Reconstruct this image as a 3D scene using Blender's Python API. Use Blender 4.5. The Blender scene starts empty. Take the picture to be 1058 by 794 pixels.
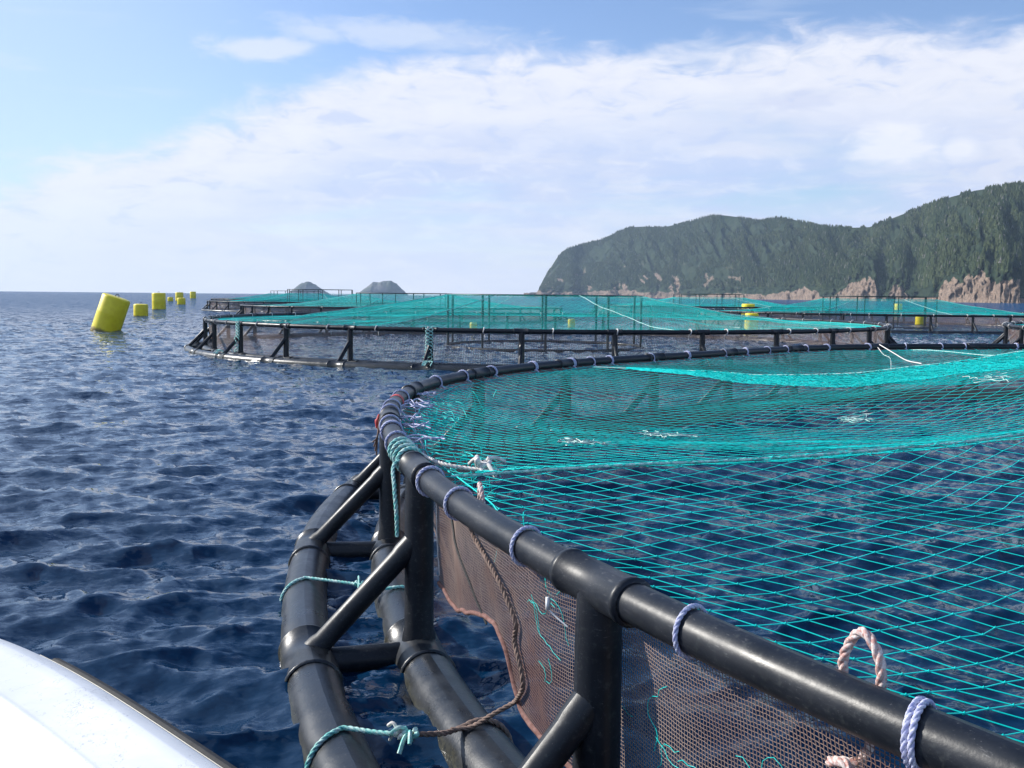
import bpy, math, random
import numpy as np
from math import pi, sin, cos, radians as R_
from mathutils import Vector, Matrix, Quaternion

random.seed(7)
RNG = np.random.default_rng(11)
SC = bpy.context.scene
COL = SC.collection

# ------------------------------------------------------------------ camera
EYE = 2.1
PITCH = math.atan(91.31 / 1029.0)
ROLL = math.atan(0.0100)
cam_d = bpy.data.cameras.new('camera')
cam = bpy.data.objects.new('camera', cam_d)
COL.objects.link(cam)
cam_d.sensor_width = 36.0
cam_d.lens = 36.0 * 1029.0 / 1058.0
cam_d.clip_start = 0.05
cam_d.clip_end = 30000.0
_f = Vector((0, cos(PITCH), -sin(PITCH)))
_u = Vector((0, sin(PITCH), cos(PITCH)))
_r = Vector((1, 0, 0))
_rt = _r * cos(ROLL) + _u * sin(ROLL)
_up = -_r * sin(ROLL) + _u * cos(ROLL)
cam.matrix_world = Matrix(((_rt.x, _up.x, -_f.x, 0), (_rt.y, _up.y, -_f.y, 0), (_rt.z, _up.z, -_f.z, EYE), (0, 0, 0, 1)))
SC.camera = cam

# ------------------------------------------------------------------ colour and exposure
SC.view_settings.view_transform = 'Standard'
SC.view_settings.look = 'None'
SC.view_settings.exposure = 0.3
SC.view_settings.gamma = 1.0
SC.render.engine = 'CYCLES'
SC.cycles.max_bounces = 6
SC.cycles.transparent_max_bounces = 16
SC.cycles.volume_bounces = 1
SC.cycles.use_denoising = True
SC.cycles.caustics_reflective = False
SC.cycles.caustics_refractive = False

# ------------------------------------------------------------------ sun and sky
SUN_AZ = R_(-70)       # measured from +Y towards +X
SUN_EL = R_(28)
SUN_DIR = Vector((sin(SUN_AZ) * cos(SUN_EL), cos(SUN_AZ) * cos(SUN_EL), sin(SUN_EL)))
sd = bpy.data.lights.new('sun', 'SUN')
sd.energy = 5.0
sd.angle = R_(0.53)
sd.color = (1.0, 0.955, 0.88)
so = bpy.data.objects.new('sun', sd)
COL.objects.link(so)
so.rotation_euler = SUN_DIR.to_track_quat('Z', 'Y').to_euler()


class NT:
    """small helper for building node trees"""
    def __init__(self, tree):
        self.t = tree
        self.n = tree.nodes
        self.l = tree.links

    def node(self, typ, **kw):
        nd = self.n.new(typ)
        for k, v in kw.items():
            setattr(nd, k, v)
        return nd

    def put(self, sock, v):
        if v is None:
            return
        if isinstance(v, bpy.types.NodeSocket):
            self.l.new(v, sock)
        else:
            if hasattr(sock.default_value, '__len__') and not hasattr(v, '__len__'):
                v = (v,) * len(sock.default_value)
            if hasattr(v, '__len__') and len(v) == 3 and len(sock.default_value) == 4:
                v = (*v, 1)
            sock.default_value = v

    def m(self, op, a, b=None, c=None, clamp=False):
        nd = self.node('ShaderNodeMath', operation=op, use_clamp=clamp)
        for i, v in enumerate((a, b, c)):
            self.put(nd.inputs[i], v) if v is not None else None
        return nd.outputs[0]

    def vm(self, op, a, b=None, scale=None):
        nd = self.node('ShaderNodeVectorMath', operation=op)
        self.put(nd.inputs[0], a)
        if b is not None:
            self.put(nd.inputs[1], b)
        if scale is not None:
            self.put(nd.inputs['Scale'], scale)
        return nd.outputs['Value' if op in ('LENGTH', 'DOT_PRODUCT') else 'Vector']

    def mix(self, f, a, b, mode='MIX'):
        nd = self.node('ShaderNodeMix', data_type='RGBA', blend_type=mode)
        self.put(nd.inputs[0], f)
        self.put(nd.inputs[6], a)
        self.put(nd.inputs[7], b)
        return nd.outputs[2]

    def mr(self, v, a, b, c=0.0, d=1.0, smooth=True):
        nd = self.node('ShaderNodeMapRange', interpolation_type='SMOOTHSTEP' if smooth else 'LINEAR')
        for i, x in enumerate((v, a, b, c, d)):
            self.put(nd.inputs[i], x)
        return nd.outputs[0]

    def noise(self, vec, scale, detail=4, rough=0.55, dist=0.0, out=0):
        nd = self.node('ShaderNodeTexNoise')
        self.put(nd.inputs['Vector'], vec)
        self.put(nd.inputs['Scale'], scale)
        self.put(nd.inputs['Detail'], detail)
        self.put(nd.inputs['Roughness'], rough)
        self.put(nd.inputs['Distortion'], dist)
        return nd.outputs[out]

    def xyz(self, v):
        nd = self.node('ShaderNodeSeparateXYZ')
        self.put(nd.inputs[0], v)
        return nd.outputs

    def cxyz(self, x, y, z):
        nd = self.node('ShaderNodeCombineXYZ')
        for i, v in enumerate((x, y, z)):
            self.put(nd.inputs[i], v)
        return nd.outputs[0]


world = bpy.data.worlds.new('World')
SC.world = world
world.use_nodes = True
W = NT(world.node_tree)
W.n.clear()
sky = W.node('ShaderNodeTexSky', sky_type='NISHITA')
sky.sun_disc = False
sky.sun_elevation = SUN_EL
sky.sun_rotation = SUN_AZ
sky.altitude = 0
sky.air_density = 1.0
sky.dust_density = 0.3
sky.ozone_density = 1.6
SKY_K = 0.125
dirv = W.node('ShaderNodeTexCoord').outputs['Generated']
dx, dy, dz = W.xyz(dirv)
az = W.m('ARCTAN2', dx, dy)
el = W.m('ARCSINE', dz)
# clouds live in (azimuth, elevation): a broad bank whose top climbs to the right, soft layers under it
q = W.cxyz(W.m('MULTIPLY', az, 1.0), W.m('MULTIPLY', el, 2.6), 0.0)
q2 = W.cxyz(W.m('MULTIPLY', az, 1.0), W.m('MULTIPLY', el, 7.0), 3.7)
n1 = W.noise(q, 5.0, 6, 0.52, 0.2)
n2 = W.noise(q, 21.0, 7, 0.6, 0.5)
n3 = W.noise(q2, 6.0, 5, 0.5, 0.3)
edge = W.mr(az, -0.56, -0.02, 0.092, 0.240)
edge = W.m('ADD', edge, W.m('MULTIPLY', W.m('SUBTRACT', n1, 0.5), 0.060))
edge = W.m('ADD', edge, W.m('MULTIPLY', W.m('SUBTRACT', n2, 0.5), 0.062))
below = W.m('SUBTRACT', edge, el)
bank = W.mr(below, W.mr(az, -0.4, 0.3, -0.010, -0.012), W.mr(az, -0.4, 0.3, 0.030, 0.030))
crest = W.m('MULTIPLY', bank, W.mr(below, 0.05, 0.11, 1.0, 0.0))
wisps = W.m('MULTIPLY', W.mr(n3, 0.54, 0.74), W.mr(el, 0.20, 0.30, 0.75, 0.35))
# a small torn cloud high left of centre, and a bright puff low on the right


def blob(a0, e0, ra, re, k):
    u = W.m('DIVIDE', W.m('SUBTRACT', az, a0), ra)
    v = W.m('DIVIDE', W.m('SUBTRACT', el, e0), re)
    d = W.m('SQRT', W.m('ADD', W.m('MULTIPLY', u, u), W.m('MULTIPLY', v, v)))
    d = W.m('ADD', d, W.m('MULTIPLY', W.m('SUBTRACT', n2, 0.5), 1.9))
    return W.mr(d, 1.15, 0.35, 0.0, k)


b1 = blob(-0.248, 0.228, 0.062, 0.014, 0.8)
b1b = blob(-0.12, 0.247, 0.13, 0.014, 0.6)
b2 = blob(0.358, 0.140, 0.048, 0.026, 0.75)
b3 = blob(0.415, 0.136, 0.020, 0.013, 0.7)
gap = blob(0.29, 0.090, 0.10, 0.018, 0.5)
gap2 = blob(0.276, 0.184, 0.05, 0.012, 0.35)
base = W.vm('SCALE', sky.outputs[0], scale=SKY_K)
base = W.mix(1.0, base, (0.90, 0.945, 1.13), 'MULTIPLY')
base = W.mix(W.mr(az, -0.05, -0.60, 0.0, 0.75), base, (0.49, 0.63, 0.89))
haze_c = (0.66, 0.71, 0.83)
lav = (0.49, 0.58, 0.80)
white = (0.69, 0.71, 0.80)
left_w = W.mr(az, -0.05, -0.45)
body = W.mix(W.mr(n1, 0.30, 0.70), lav, (0.57, 0.62, 0.79))
body = W.mix(W.m('MULTIPLY', left_w, 0.7), body, (0.69, 0.71, 0.80))
body = W.mix(W.m('MULTIPLY', W.mr(n3, 0.46, 0.66), 0.65), body, white)
body = W.mix(W.m('MULTIPLY', crest, W.mr(n2, 0.25, 0.62, 0.50, 1.0)), body, (0.73, 0.745, 0.82))
body = W.mix(W.m('MULTIPLY', W.mr(n2, 0.48, 0.66), 0.45), body, (0.76, 0.775, 0.85))
body = W.mix(W.m('MULTIPLY', W.mr(n2, 0.46, 0.32), 0.40), body, (0.43, 0.53, 0.78))
c = W.mix(W.m('MULTIPLY', wisps, 0.5), base, (0.66, 0.72, 0.83))
c = W.mix(W.m('MAXIMUM', b1, b1b), c, (0.66, 0.71, 0.82))
n4 = W.noise(q2, 2.6, 5, 0.55, 0.5)
thin = W.m('MULTIPLY', W.mr(n4, 0.50, 0.70), W.mr(below, 0.03, 0.10, 0.0, 0.55))
dens = W.m('MULTIPLY', bank, W.m('SUBTRACT', W.m('SUBTRACT', 0.97, gap), thin))
c = W.mix(dens, c, body)
c = W.mix(W.m('MULTIPLY', gap2, bank), c, (0.44, 0.51, 0.74))
c = W.mix(W.m('MAXIMUM', b2, b3), c, (0.83, 0.83, 0.87))
c = W.mix(W.mr(el, 0.10, 0.0, 0.0, 0.75), c, haze_c)
bg = W.node('ShaderNodeBackground')
W.put(bg.inputs[0], c)
bg.inputs[1].default_value = 1.0
wo = W.node('ShaderNodeOutputWorld')
W.l.new(bg.outputs[0], wo.inputs[0])


# ------------------------------------------------------------------ materials
def material(name):
    m_ = bpy.data.materials.new(name)
    m_.use_nodes = True
    t = NT(m_.node_tree)
    p = t.n['Principled BSDF']
    return m_, t, p


def simple(name, c1, c2=None, rough=0.5, scale=8.0, bump=0.0, spec=0.5, detail=5, r2=None, obj=True, lo=0.35, hi=0.65):
    m_, t, p = material(name)
    tc = t.node('ShaderNodeTexCoord').outputs['Object' if obj else 'Generated']
    n = t.noise(tc, scale, detail, 0.6)
    f = t.mr(n, lo, hi)
    t.put(p.inputs['Base Color'], t.mix(f, c1, c2 or c1))
    if r2 is not None:
        t.put(p.inputs['Roughness'], t.mr(f, 0, 1, rough, r2))
    else:
        p.inputs['Roughness'].default_value = rough
    p.inputs['Specular IOR Level'].default_value = spec
    if bump:
        b = t.node('ShaderNodeBump')
        b.inputs['Strength'].default_value = bump
        b.inputs['Distance'].default_value = 0.01
        t.put(b.inputs['Height'], n)
        t.put(p.inputs['Normal'], b.outputs[0])
    return m_


def hdpe_material():
    m_, t, p = material('weathered_black_plastic')
    tc = t.node('ShaderNodeTexCoord').outputs['Object']
    n = t.noise(tc, 3.0, 6, 0.6)
    fine = t.noise(tc, 42.0, 5, 0.7)
    salt = t.noise(tc, 160.0, 3, 0.7)
    col = t.mix(t.mr(n, 0.3, 0.7), (0.007, 0.009, 0.013), (0.016, 0.019, 0.026))
    col = t.mix(t.m('MULTIPLY', t.mr(fine, 0.52, 0.75), 0.4), col, (0.075, 0.083, 0.080))
    scr = t.noise(t.vm('MULTIPLY', tc, (1.0, 1.0, 7.0)), 30.0, 3, 0.6)
    col = t.mix(t.m('MULTIPLY', t.mr(scr, 0.62, 0.68), t.mr(n, 0.45, 0.6, 0.0, 0.6)), col, (0.13, 0.13, 0.13))
    col = t.mix(t.m('MULTIPLY', t.mr(salt, 0.66, 0.74), 0.45), col, (0.30, 0.30, 0.30))
    p.inputs['Specular IOR Level'].default_value = 0.33
    t.put(p.inputs['Base Color'], col)
    t.put(p.inputs['Roughness'], t.m('ADD', t.mr(n, 0.3, 0.7, 0.26, 0.40), t.m('MULTIPLY', fine, 0.12)))
    b = t.node('ShaderNodeBump')
    b.inputs['Strength'].default_value = 0.25
    b.inputs['Distance'].default_value = 0.003
    t.put(b.inputs['Height'], fine)
    t.put(p.inputs['Normal'], b.outputs[0])
    return m_


def float_material():
    # pipe lying in the water: wet, with a pale dried-algae line near the waterline and dust on top
    m_, t, p = material('float_pipe_plastic')
    geo = t.node('ShaderNodeNewGeometry')
    pos = geo.outputs['Position']
    z = t.xyz(pos)[2]
    n = t.noise(pos, 5.0, 6, 0.65)
    fine = t.noise(pos, 60.0, 4, 0.7)
    col = t.mix(t.mr(n, 0.3, 0.7), (0.009, 0.011, 0.015), (0.020, 0.024, 0.031))
    grime = t.m('MULTIPLY', t.mr(t.m('ADD', z, t.m('MULTIPLY', n, 0.10)), 0.13, 0.05), t.mr(fine, 0.3, 0.6))
    col = t.mix(t.m('MULTIPLY', grime, 0.75), col, (0.10, 0.095, 0.062))
    spots = t.mr(fine, 0.60, 0.72)
    col = t.mix(t.m('MULTIPLY', spots, 0.4), col, (0.17, 0.165, 0.15))
    t.put(p.inputs['Base Color'], col)
    t.put(p.inputs['Roughness'], t.mr(n, 0.3, 0.7, 0.26, 0.42))
    b = t.node('ShaderNodeBump')
    b.inputs['Strength'].default_value = 0.3
    b.inputs['Distance'].default_value = 0.004
    t.put(b.inputs['Height'], fine)
    t.put(p.inputs['Normal'], b.outputs[0])
    return m_


def rope_material(name, ca, cb, scale=60.0, twist=40.0):
    m_, t, p = material(name)
    tc = t.node('ShaderNodeTexCoord').outputs['Object']
    n = t.noise(tc, scale, 4, 0.65)
    fib = t.noise(tc, scale * 5, 3, 0.7)
    col = t.mix(t.mr(n, 0.35, 0.65), ca, cb)
    col = t.mix(t.mr(fib, 0.50, 0.70, 0.0, 0.45), col, (0.10, 0.10, 0.10))
    t.put(p.inputs['Base Color'], col)
    p.inputs['Roughness'].default_value = 0.85
    b = t.node('ShaderNodeBump')
    b.inputs['Strength'].default_value = 0.5
    b.inputs['Distance'].default_value = 0.002
    t.put(b.inputs['Height'], fib)
    t.put(p.inputs['Normal'], b.outputs[0])
    return m_


def twine(name, c1, c2, transl=0.0):
    m_, t, p = material(name)
    n = t.noise(t.node('ShaderNodeTexCoord').outputs['Object'], 1.3, 5, 0.6)
    t.put(p.inputs['Base Color'], t.mix(t.mr(n, 0.3, 0.7), c1, c2))
    p.inputs['Roughness'].default_value = 0.45
    p.inputs['Specular IOR Level'].default_value = 0.2
    return m_


def net_sheet_material(name, c1, c2, cover, cell):
    # knitted cloth too fine to model one yarn at a time: open mesh cut by the yarn pattern
    m_, t, p = material(name)
    uv = t.node('ShaderNodeUVMap').outputs[0]
    u, v, _ = t.xyz(uv)
    fu = t.m('ABSOLUTE', t.m('SUBTRACT', t.m('FRACT', t.m('DIVIDE', u, cell)), 0.5))
    fv = t.m('ABSOLUTE', t.m('SUBTRACT', t.m('FRACT', t.m('DIVIDE', v, cell)), 0.5))
    yarn = t.m('GREATER_THAN', t.m('MAXIMUM', fu, fv), 0.5 - cover / 4)
    n = t.noise(t.node('ShaderNodeTexCoord').outputs['Object'], 0.9, 6, 0.65)
    t.put(p.inputs['Base Color'], t.mix(t.mr(n, 0.35, 0.65), c1, c2))
    p.inputs['Roughness'].default_value = 0.85
    t.put(p.inputs['Alpha'], yarn)
    return m_


M = {}
M['hdpe'] = hdpe_material()
M['float'] = float_material()
M['rubber'] = simple('black_rubber', (0.010, 0.010, 0.011), (0.022, 0.022, 0.024), 0.75, 20, 0.2)
M['steel'] = simple('painted_dark_metal', (0.018, 0.030, 0.030), (0.035, 0.055, 0.050), 0.5, 9)
M['teal'] = twine('turquoise_twine', (0.0, 0.54, 0.49), (0.004, 0.74, 0.68))
M['teal_far'] = twine('turquoise_twine_sunned', (0.0, 0.50, 0.46), (0.005, 0.70, 0.64))
M['brown'] = twine('brown_twine', (0.17, 0.095, 0.08), (0.31, 0.235, 0.20))
M['rope_lilac'] = rope_material('lilac_rope', (0.34, 0.36, 0.62), (0.70, 0.70, 0.80), 90, 36)
M['rope_white'] = rope_material('white_rope', (0.62, 0.58, 0.55), (0.78, 0.76, 0.72), 40, 14)
M['rope_pink'] = rope_material('twisted_pinkish_rope', (0.50, 0.24, 0.20), (0.76, 0.70, 0.66), 75, 14)
M['rope_teal'] = rope_material('pale_teal_rope', (0.14, 0.55, 0.50), (0.62, 0.80, 0.74), 28, 30)
M['rope_brown'] = rope_material('old_brown_rope', (0.16, 0.11, 0.09), (0.28, 0.19, 0.15), 40, 16)
M['pale_twine'] = rope_material('bleached_twine', (0.35, 0.70, 0.62), (0.70, 0.78, 0.72), 12, 30)
M['rope_red'] = rope_material('red_brown_border_rope', (0.15, 0.06, 0.045), (0.25, 0.13, 0.11), 40, 22)
M['red'] = simple('faded_red_tape', (0.55, 0.045, 0.04), (0.62, 0.10, 0.09), 0.6, 30)
M['white_plastic'] = simple('white_plastic', (0.75, 0.76, 0.78), (0.6, 0.6, 0.6), 0.4, 30)


# ------------------------------------------------------------------ object helpers
def tag(o, label=None, cat=None, group=None, kind=None):
    if label:
        o['label'] = label
    if cat:
        o['category'] = cat
    if group:
        o['group'] = group
    if kind:
        o['kind'] = kind
    return o


def link(name, me, parent=None, loc=(0, 0, 0), rotz=0.0):
    o = bpy.data.objects.new(name, me)
    COL.objects.link(o)
    o.location = loc
    o.rotation_euler = (0, 0, rotz)
    if parent:
        o.parent = parent
    return o


def mesh_np(name, v, f, mat, smooth=True, uv=None):
    """v (n,3), f (m,k) arrays -> mesh; uv per vertex"""
    v = np.asarray(v, dtype=np.float32)
    f = np.asarray(f, dtype=np.int32)
    me = bpy.data.meshes.new(name)
    me.vertices.add(len(v))
    me.vertices.foreach_set('co', v.ravel())
    k = f.shape[1]
    me.loops.add(f.size)
    me.loops.foreach_set('vertex_index', f.ravel())
    me.polygons.add(len(f))
    me.polygons.foreach_set('loop_start', np.arange(0, f.size, k, dtype=np.int32))
    me.update(calc_edges=True)
    me.polygons.foreach_set('use_smooth', np.full(len(f), smooth))
    if uv is not None:
        l = me.uv_layers.new(name='UVMap')
        l.data.foreach_set('uv', np.asarray(uv, dtype=np.float32)[f.ravel()].ravel())
    me.materials.append(mat)
    me.validate()
    return me


class MB:
    """collects quads/tris with uv, builds one mesh"""
    def __init__(self):
        self.v, self.f, self.u, self.n = [], [], [], 0

    def add(self, v, f, uv=None):
        v = np.asarray(v, dtype=float)
        f = np.asarray(f, dtype=int)
        if f.shape[1] == 3:
            f = np.c_[f, f[:, 2]]
        self.v.append(v)
        self.f.append(f + self.n)
        self.u.append(np.zeros((len(v), 2)) if uv is None else np.asarray(uv, dtype=float))
        self.n += len(v)
        return self

    def tube(self, pts, r, sides=10, closed=False, caps=True):
        P = np.asarray(pts, dtype=float)
        n = len(P)
        rr = np.full(n, r, dtype=float) if np.isscalar(r) else np.asarray(r, dtype=float)
        if closed:
            T = np.roll(P, -1, 0) - np.roll(P, 1, 0)
        else:
            T = np.gradient(P, axis=0)
        T /= np.linalg.norm(T, axis=1)[:, None] + 1e-12
        N = np.zeros_like(P)
        a = np.array([0, 0, 1.0]) if abs(T[0][2]) < 0.9 else np.array([1.0, 0, 0])
        cur = a - T[0] * (a @ T[0])
        cur /= np.linalg.norm(cur)
        for i in range(n):
            cur = cur - T[i] * (cur @ T[i])
            cur /= np.linalg.norm(cur) + 1e-12
            N[i] = cur
        if closed:   # keep the frame aligned to up so that the ends meet
            up = np.array([0, 0, 1.0])
            N = up - T * (T @ up)[:, None]
            N /= np.linalg.norm(N, axis=1)[:, None] + 1e-12
        B = np.cross(T, N)
        L = np.r_[0, np.cumsum(np.linalg.norm(np.diff(P, axis=0), axis=1))]
        s = sides + 1
        th = np.linspace(0, 2 * pi, s)
        v = P[:, None] + rr[:, None, None] * (np.cos(th)[None, :, None] * N[:, None] + np.sin(th)[None, :, None] * B[:, None])
        uv = np.stack(np.broadcast_arrays(L[:, None], (th / (2 * pi))[None]), -1)
        m = n if closed else n - 1
        i = np.arange(m)[:, None]
        j = np.arange(sides)[None]
        i2 = (i + 1) % n
        f = np.stack([i * s + j, i * s + j + 1, i2 * s + j + 1, i2 * s + j], -1).reshape(-1, 4)
        self.add(v.reshape(-1, 3), f, uv.reshape(-1, 2))
        if caps and not closed:
            for e, fl in ((0, False), (n - 1, True)):
                ring = v[e][:-1]
                cv = np.vstack([ring, P[e][None]])
                k = len(ring)
                ff = [[a_, (a_ + 1) % k, k] if fl else [(a_ + 1) % k, a_, k] for a_ in range(k)]
                self.add(cv, ff)
        return self

    def box(self, c, s, rz=0.0):
        c = np.array(c, float)
        s = np.array(s, float) / 2
        v = np.array([[x, y, z] for z in (-1, 1) for x, y in ((-1, -1), (1, -1), (1, 1), (-1, 1))]) * s
        ca, sa = cos(rz), sin(rz)
        v = np.c_[v[:, 0] * ca - v[:, 1] * sa, v[:, 0] * sa + v[:, 1] * ca, v[:, 2]] + c
        self.add(v, [[0, 3, 2, 1], [4, 5, 6, 7], [0, 1, 5, 4], [1, 2, 6, 5], [2, 3, 7, 6], [3, 0, 4, 7]])
        return self

    def mesh(self, name, mat, smooth=True):
        v = np.vstack(self.v)
        f = np.vstack(self.f)
        uv = np.vstack(self.u)
        tri = f[:, 2] == f[:, 3]
        me = bpy.data.meshes.new(name)
        faces = [tuple(x[:3]) if t else tuple(x) for x, t in zip(f.tolist(), tri)]
        me.from_pydata(v.tolist(), [], faces)
        l = me.uv_layers.new(name='UVMap')
        idx = np.zeros(len(me.loops), dtype=np.int32)
        me.loops.foreach_get('vertex_index', idx)
        l.data.foreach_set('uv', uv[idx].astype(np.float32).ravel())
        me.polygons.foreach_set('use_smooth', np.full(len(me.polygons), smooth))
        me.materials.append(mat)
        return me


def laid(mb, pts, r, turns_per_m=None, strands=3, sides=6):
    """a rope laid up from real strands twisted round its centre line"""
    P = np.asarray(pts, dtype=float)
    d = np.r_[0, np.cumsum(np.linalg.norm(np.diff(P, axis=0), axis=1))]
    L = d[-1]
    pitch = 7.5 * r if turns_per_m is None else 1.0 / turns_per_m
    n = max(8, int(L / pitch * 9))
    t = np.linspace(0, L, n)
    C_ = np.stack([np.interp(t, d, P[:, k]) for k in range(3)], 1)
    T = np.gradient(C_, axis=0)
    T /= np.linalg.norm(T, axis=1)[:, None] + 1e-12
    cur = np.array([0.31, 0.17, 0.93])
    N = np.zeros_like(C_)
    for i_ in range(n):
        cur = cur - T[i_] * (cur @ T[i_])
        cur /= np.linalg.norm(cur) + 1e-12
        N[i_] = cur
    B = np.cross(T, N)
    for k in range(strands):
        ph = 2 * pi * t / pitch + 2 * pi * k / strands
        mb.tube(C_ + 0.50 * r * (np.cos(ph)[:, None] * N + np.sin(ph)[:, None] * B), 0.56 * r, sides)
    return mb


def smooth_path(pts, n=8):
    """Catmull-Rom through points"""
    P = np.asarray(pts, dtype=float)
    Q = np.vstack([2 * P[0] - P[1], P, 2 * P[-1] - P[-2]])
    out = []
    for i in range(1, len(Q) - 2):
        for t in np.linspace(0, 1, n, endpoint=False):
            a, b, c_, d = Q[i - 1], Q[i], Q[i + 1], Q[i + 2]
            out.append(0.5 * ((2 * b) + (c_ - a) * t + (2 * a - 5 * b + 4 * c_ - d) * t * t + (3 * b - a - 3 * c_ + d) * t ** 3))
    out.append(P[-1])
    return np.array(out)


def _hash(ix, iy, seed):
    h = (ix.astype(np.int64) * 374761393 + iy.astype(np.int64) * 668265263 + seed * 974634777) & 0xffffffff
    h = ((h ^ (h >> 13)) * 1274126177) & 0xffffffff
    return ((h ^ (h >> 16)) & 0xffffff) / float(0xffffff)


def vnoise(x, y, seed=0):
    x = np.asarray(x, float)
    y = np.asarray(y, float)
    ix, iy = np.floor(x), np.floor(y)
    fx, fy = x - ix, y - iy
    fx = fx * fx * fx * (fx * (fx * 6 - 15) + 10)
    fy = fy * fy * fy * (fy * (fy * 6 - 15) + 10)
    a, b = _hash(ix, iy, seed), _hash(ix + 1, iy, seed)
    c_, d = _hash(ix, iy + 1, seed), _hash(ix + 1, iy + 1, seed)
    return (a + (b - a) * fx) * (1 - fy) + (c_ + (d - c_) * fx) * fy


def fbm(x, y, seed=0, oct_=5, rough=0.5):
    s, a, t = 0.0, 1.0, 0.0
    for i in range(oct_):
        s = s + a * vnoise(x * 2 ** i, y * 2 ** i, seed + i * 17)
        t += a
        a *= rough
    return s / t


# ------------------------------------------------------------------ the sea
def wave_tile(L, N, lam, rms, wind, lo, hi, seed, spread=2.0):
    rng = np.random.default_rng(seed)
    k1 = np.fft.fftfreq(N, L / N) * 2 * pi
    kx, ky = np.meshgrid(k1, k1, indexing='ij')
    k = np.hypot(kx, ky)
    k[0, 0] = 1
    kp = 2 * pi / lam
    S = k ** -4.0 * np.exp(-(kp / k) ** 2)
    th = np.arctan2(ky, kx) - wind
    S *= np.abs(np.cos(th)) ** spread + 0.06
    S[(k < 2 * pi / hi) | (k > 2 * pi / lo)] = 0
    S[0, 0] = 0
    A = np.sqrt(S) * (rng.normal(size=(N, N)) + 1j * rng.normal(size=(N, N)))
    h = np.fft.ifft2(A).real
    g = rms / h.std()
    Dx = np.fft.ifft2(1j * kx / k * A).real
    Dy = np.fft.ifft2(1j * ky / k * A).real
    return h * g, Dx * g, Dy * g, L, N


def sample(tile, x, y):
    h, Dx, Dy, L, N = tile
    fx = (x / L * N) % N
    fy = (y / L * N) % N
    ix, iy = np.floor(fx).astype(int), np.floor(fy).astype(int)
    tx, ty = fx - ix, fy - iy
    ix %= N
    iy %= N
    jx, jy = (ix + 1) % N, (iy + 1) % N
    return [a[ix, iy] * (1 - tx) * (1 - ty) + a[jx, iy] * tx * (1 - ty) + a[ix, jy] * (1 - tx) * ty + a[jx, jy] * tx * ty for a in (h, Dx, Dy)]


WIND = R_(101)
T1 = wave_tile(37.0, 640, 1.0, 0.0245, WIND, 0.15, 4.5, 3, 2.6)
T2 = wave_tile(9.1, 420, 0.36, 0.0055, WIND + 0.3, 0.06, 0.7, 5, 1.5)
T3 = wave_tile(71.0, 256, 3.4, 0.012, WIND - 0.5, 1.2, 12.0, 8, 1.6)


def sea_height(x, y):
    return sample(T1, x, y)[0] + sample(T2, x, y)[0]


SEA_R = 3100.0
azs = np.unique(np.r_[np.linspace(-38, 38, 640), np.linspace(38, 322, 130)])[:-1]
azs = np.radians(azs)
rs = np.r_[np.geomspace(0.9, 85, 500, endpoint=False), np.geomspace(85, SEA_R, 110)]
RR, AA = np.meshgrid(rs, azs, indexing='ij')
X, Y = RR * np.sin(AA), RR * np.cos(AA)
h1, dx1, dy1 = sample(T1, X, Y)
h2, dx2, dy2 = sample(T2, X, Y)
h3, dx3, dy3 = sample(T3, X, Y)
fade2 = np.clip((60 - RR) / 30, 0, 1)
fade1 = np.clip((2500 - RR) / 1500, 0.25, 1)
Z = (h1 + h3) * fade1 + h2 * fade2
gust = 0.75 + 0.5 * vnoise(X * 0.07, Y * 0.05, 91)
Z = Z * np.where(RR < 300, gust, 1.0)
chop = np.clip((120 - RR) / 60, 0, 1)
X = X + (dx1 * 0.95 + dx2 * 0.8) * chop
Y = Y + (dy1 * 0.95 + dy2 * 0.8) * chop
nr, na = RR.shape
V = np.stack([X, Y, Z], -1).reshape(-1, 3)
i = np.arange(nr - 1)[:, None]
j = np.arange(na)[None]
F = np.stack([i * na + j, (i + 1) * na + j, (i + 1) * na + (j + 1) % na, i * na + (j + 1) % na], -1).reshape(-1, 4)
F = F[:, ::-1]
hub = len(V)
V = np.vstack([V, [[0, 0, 0]]])


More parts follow.
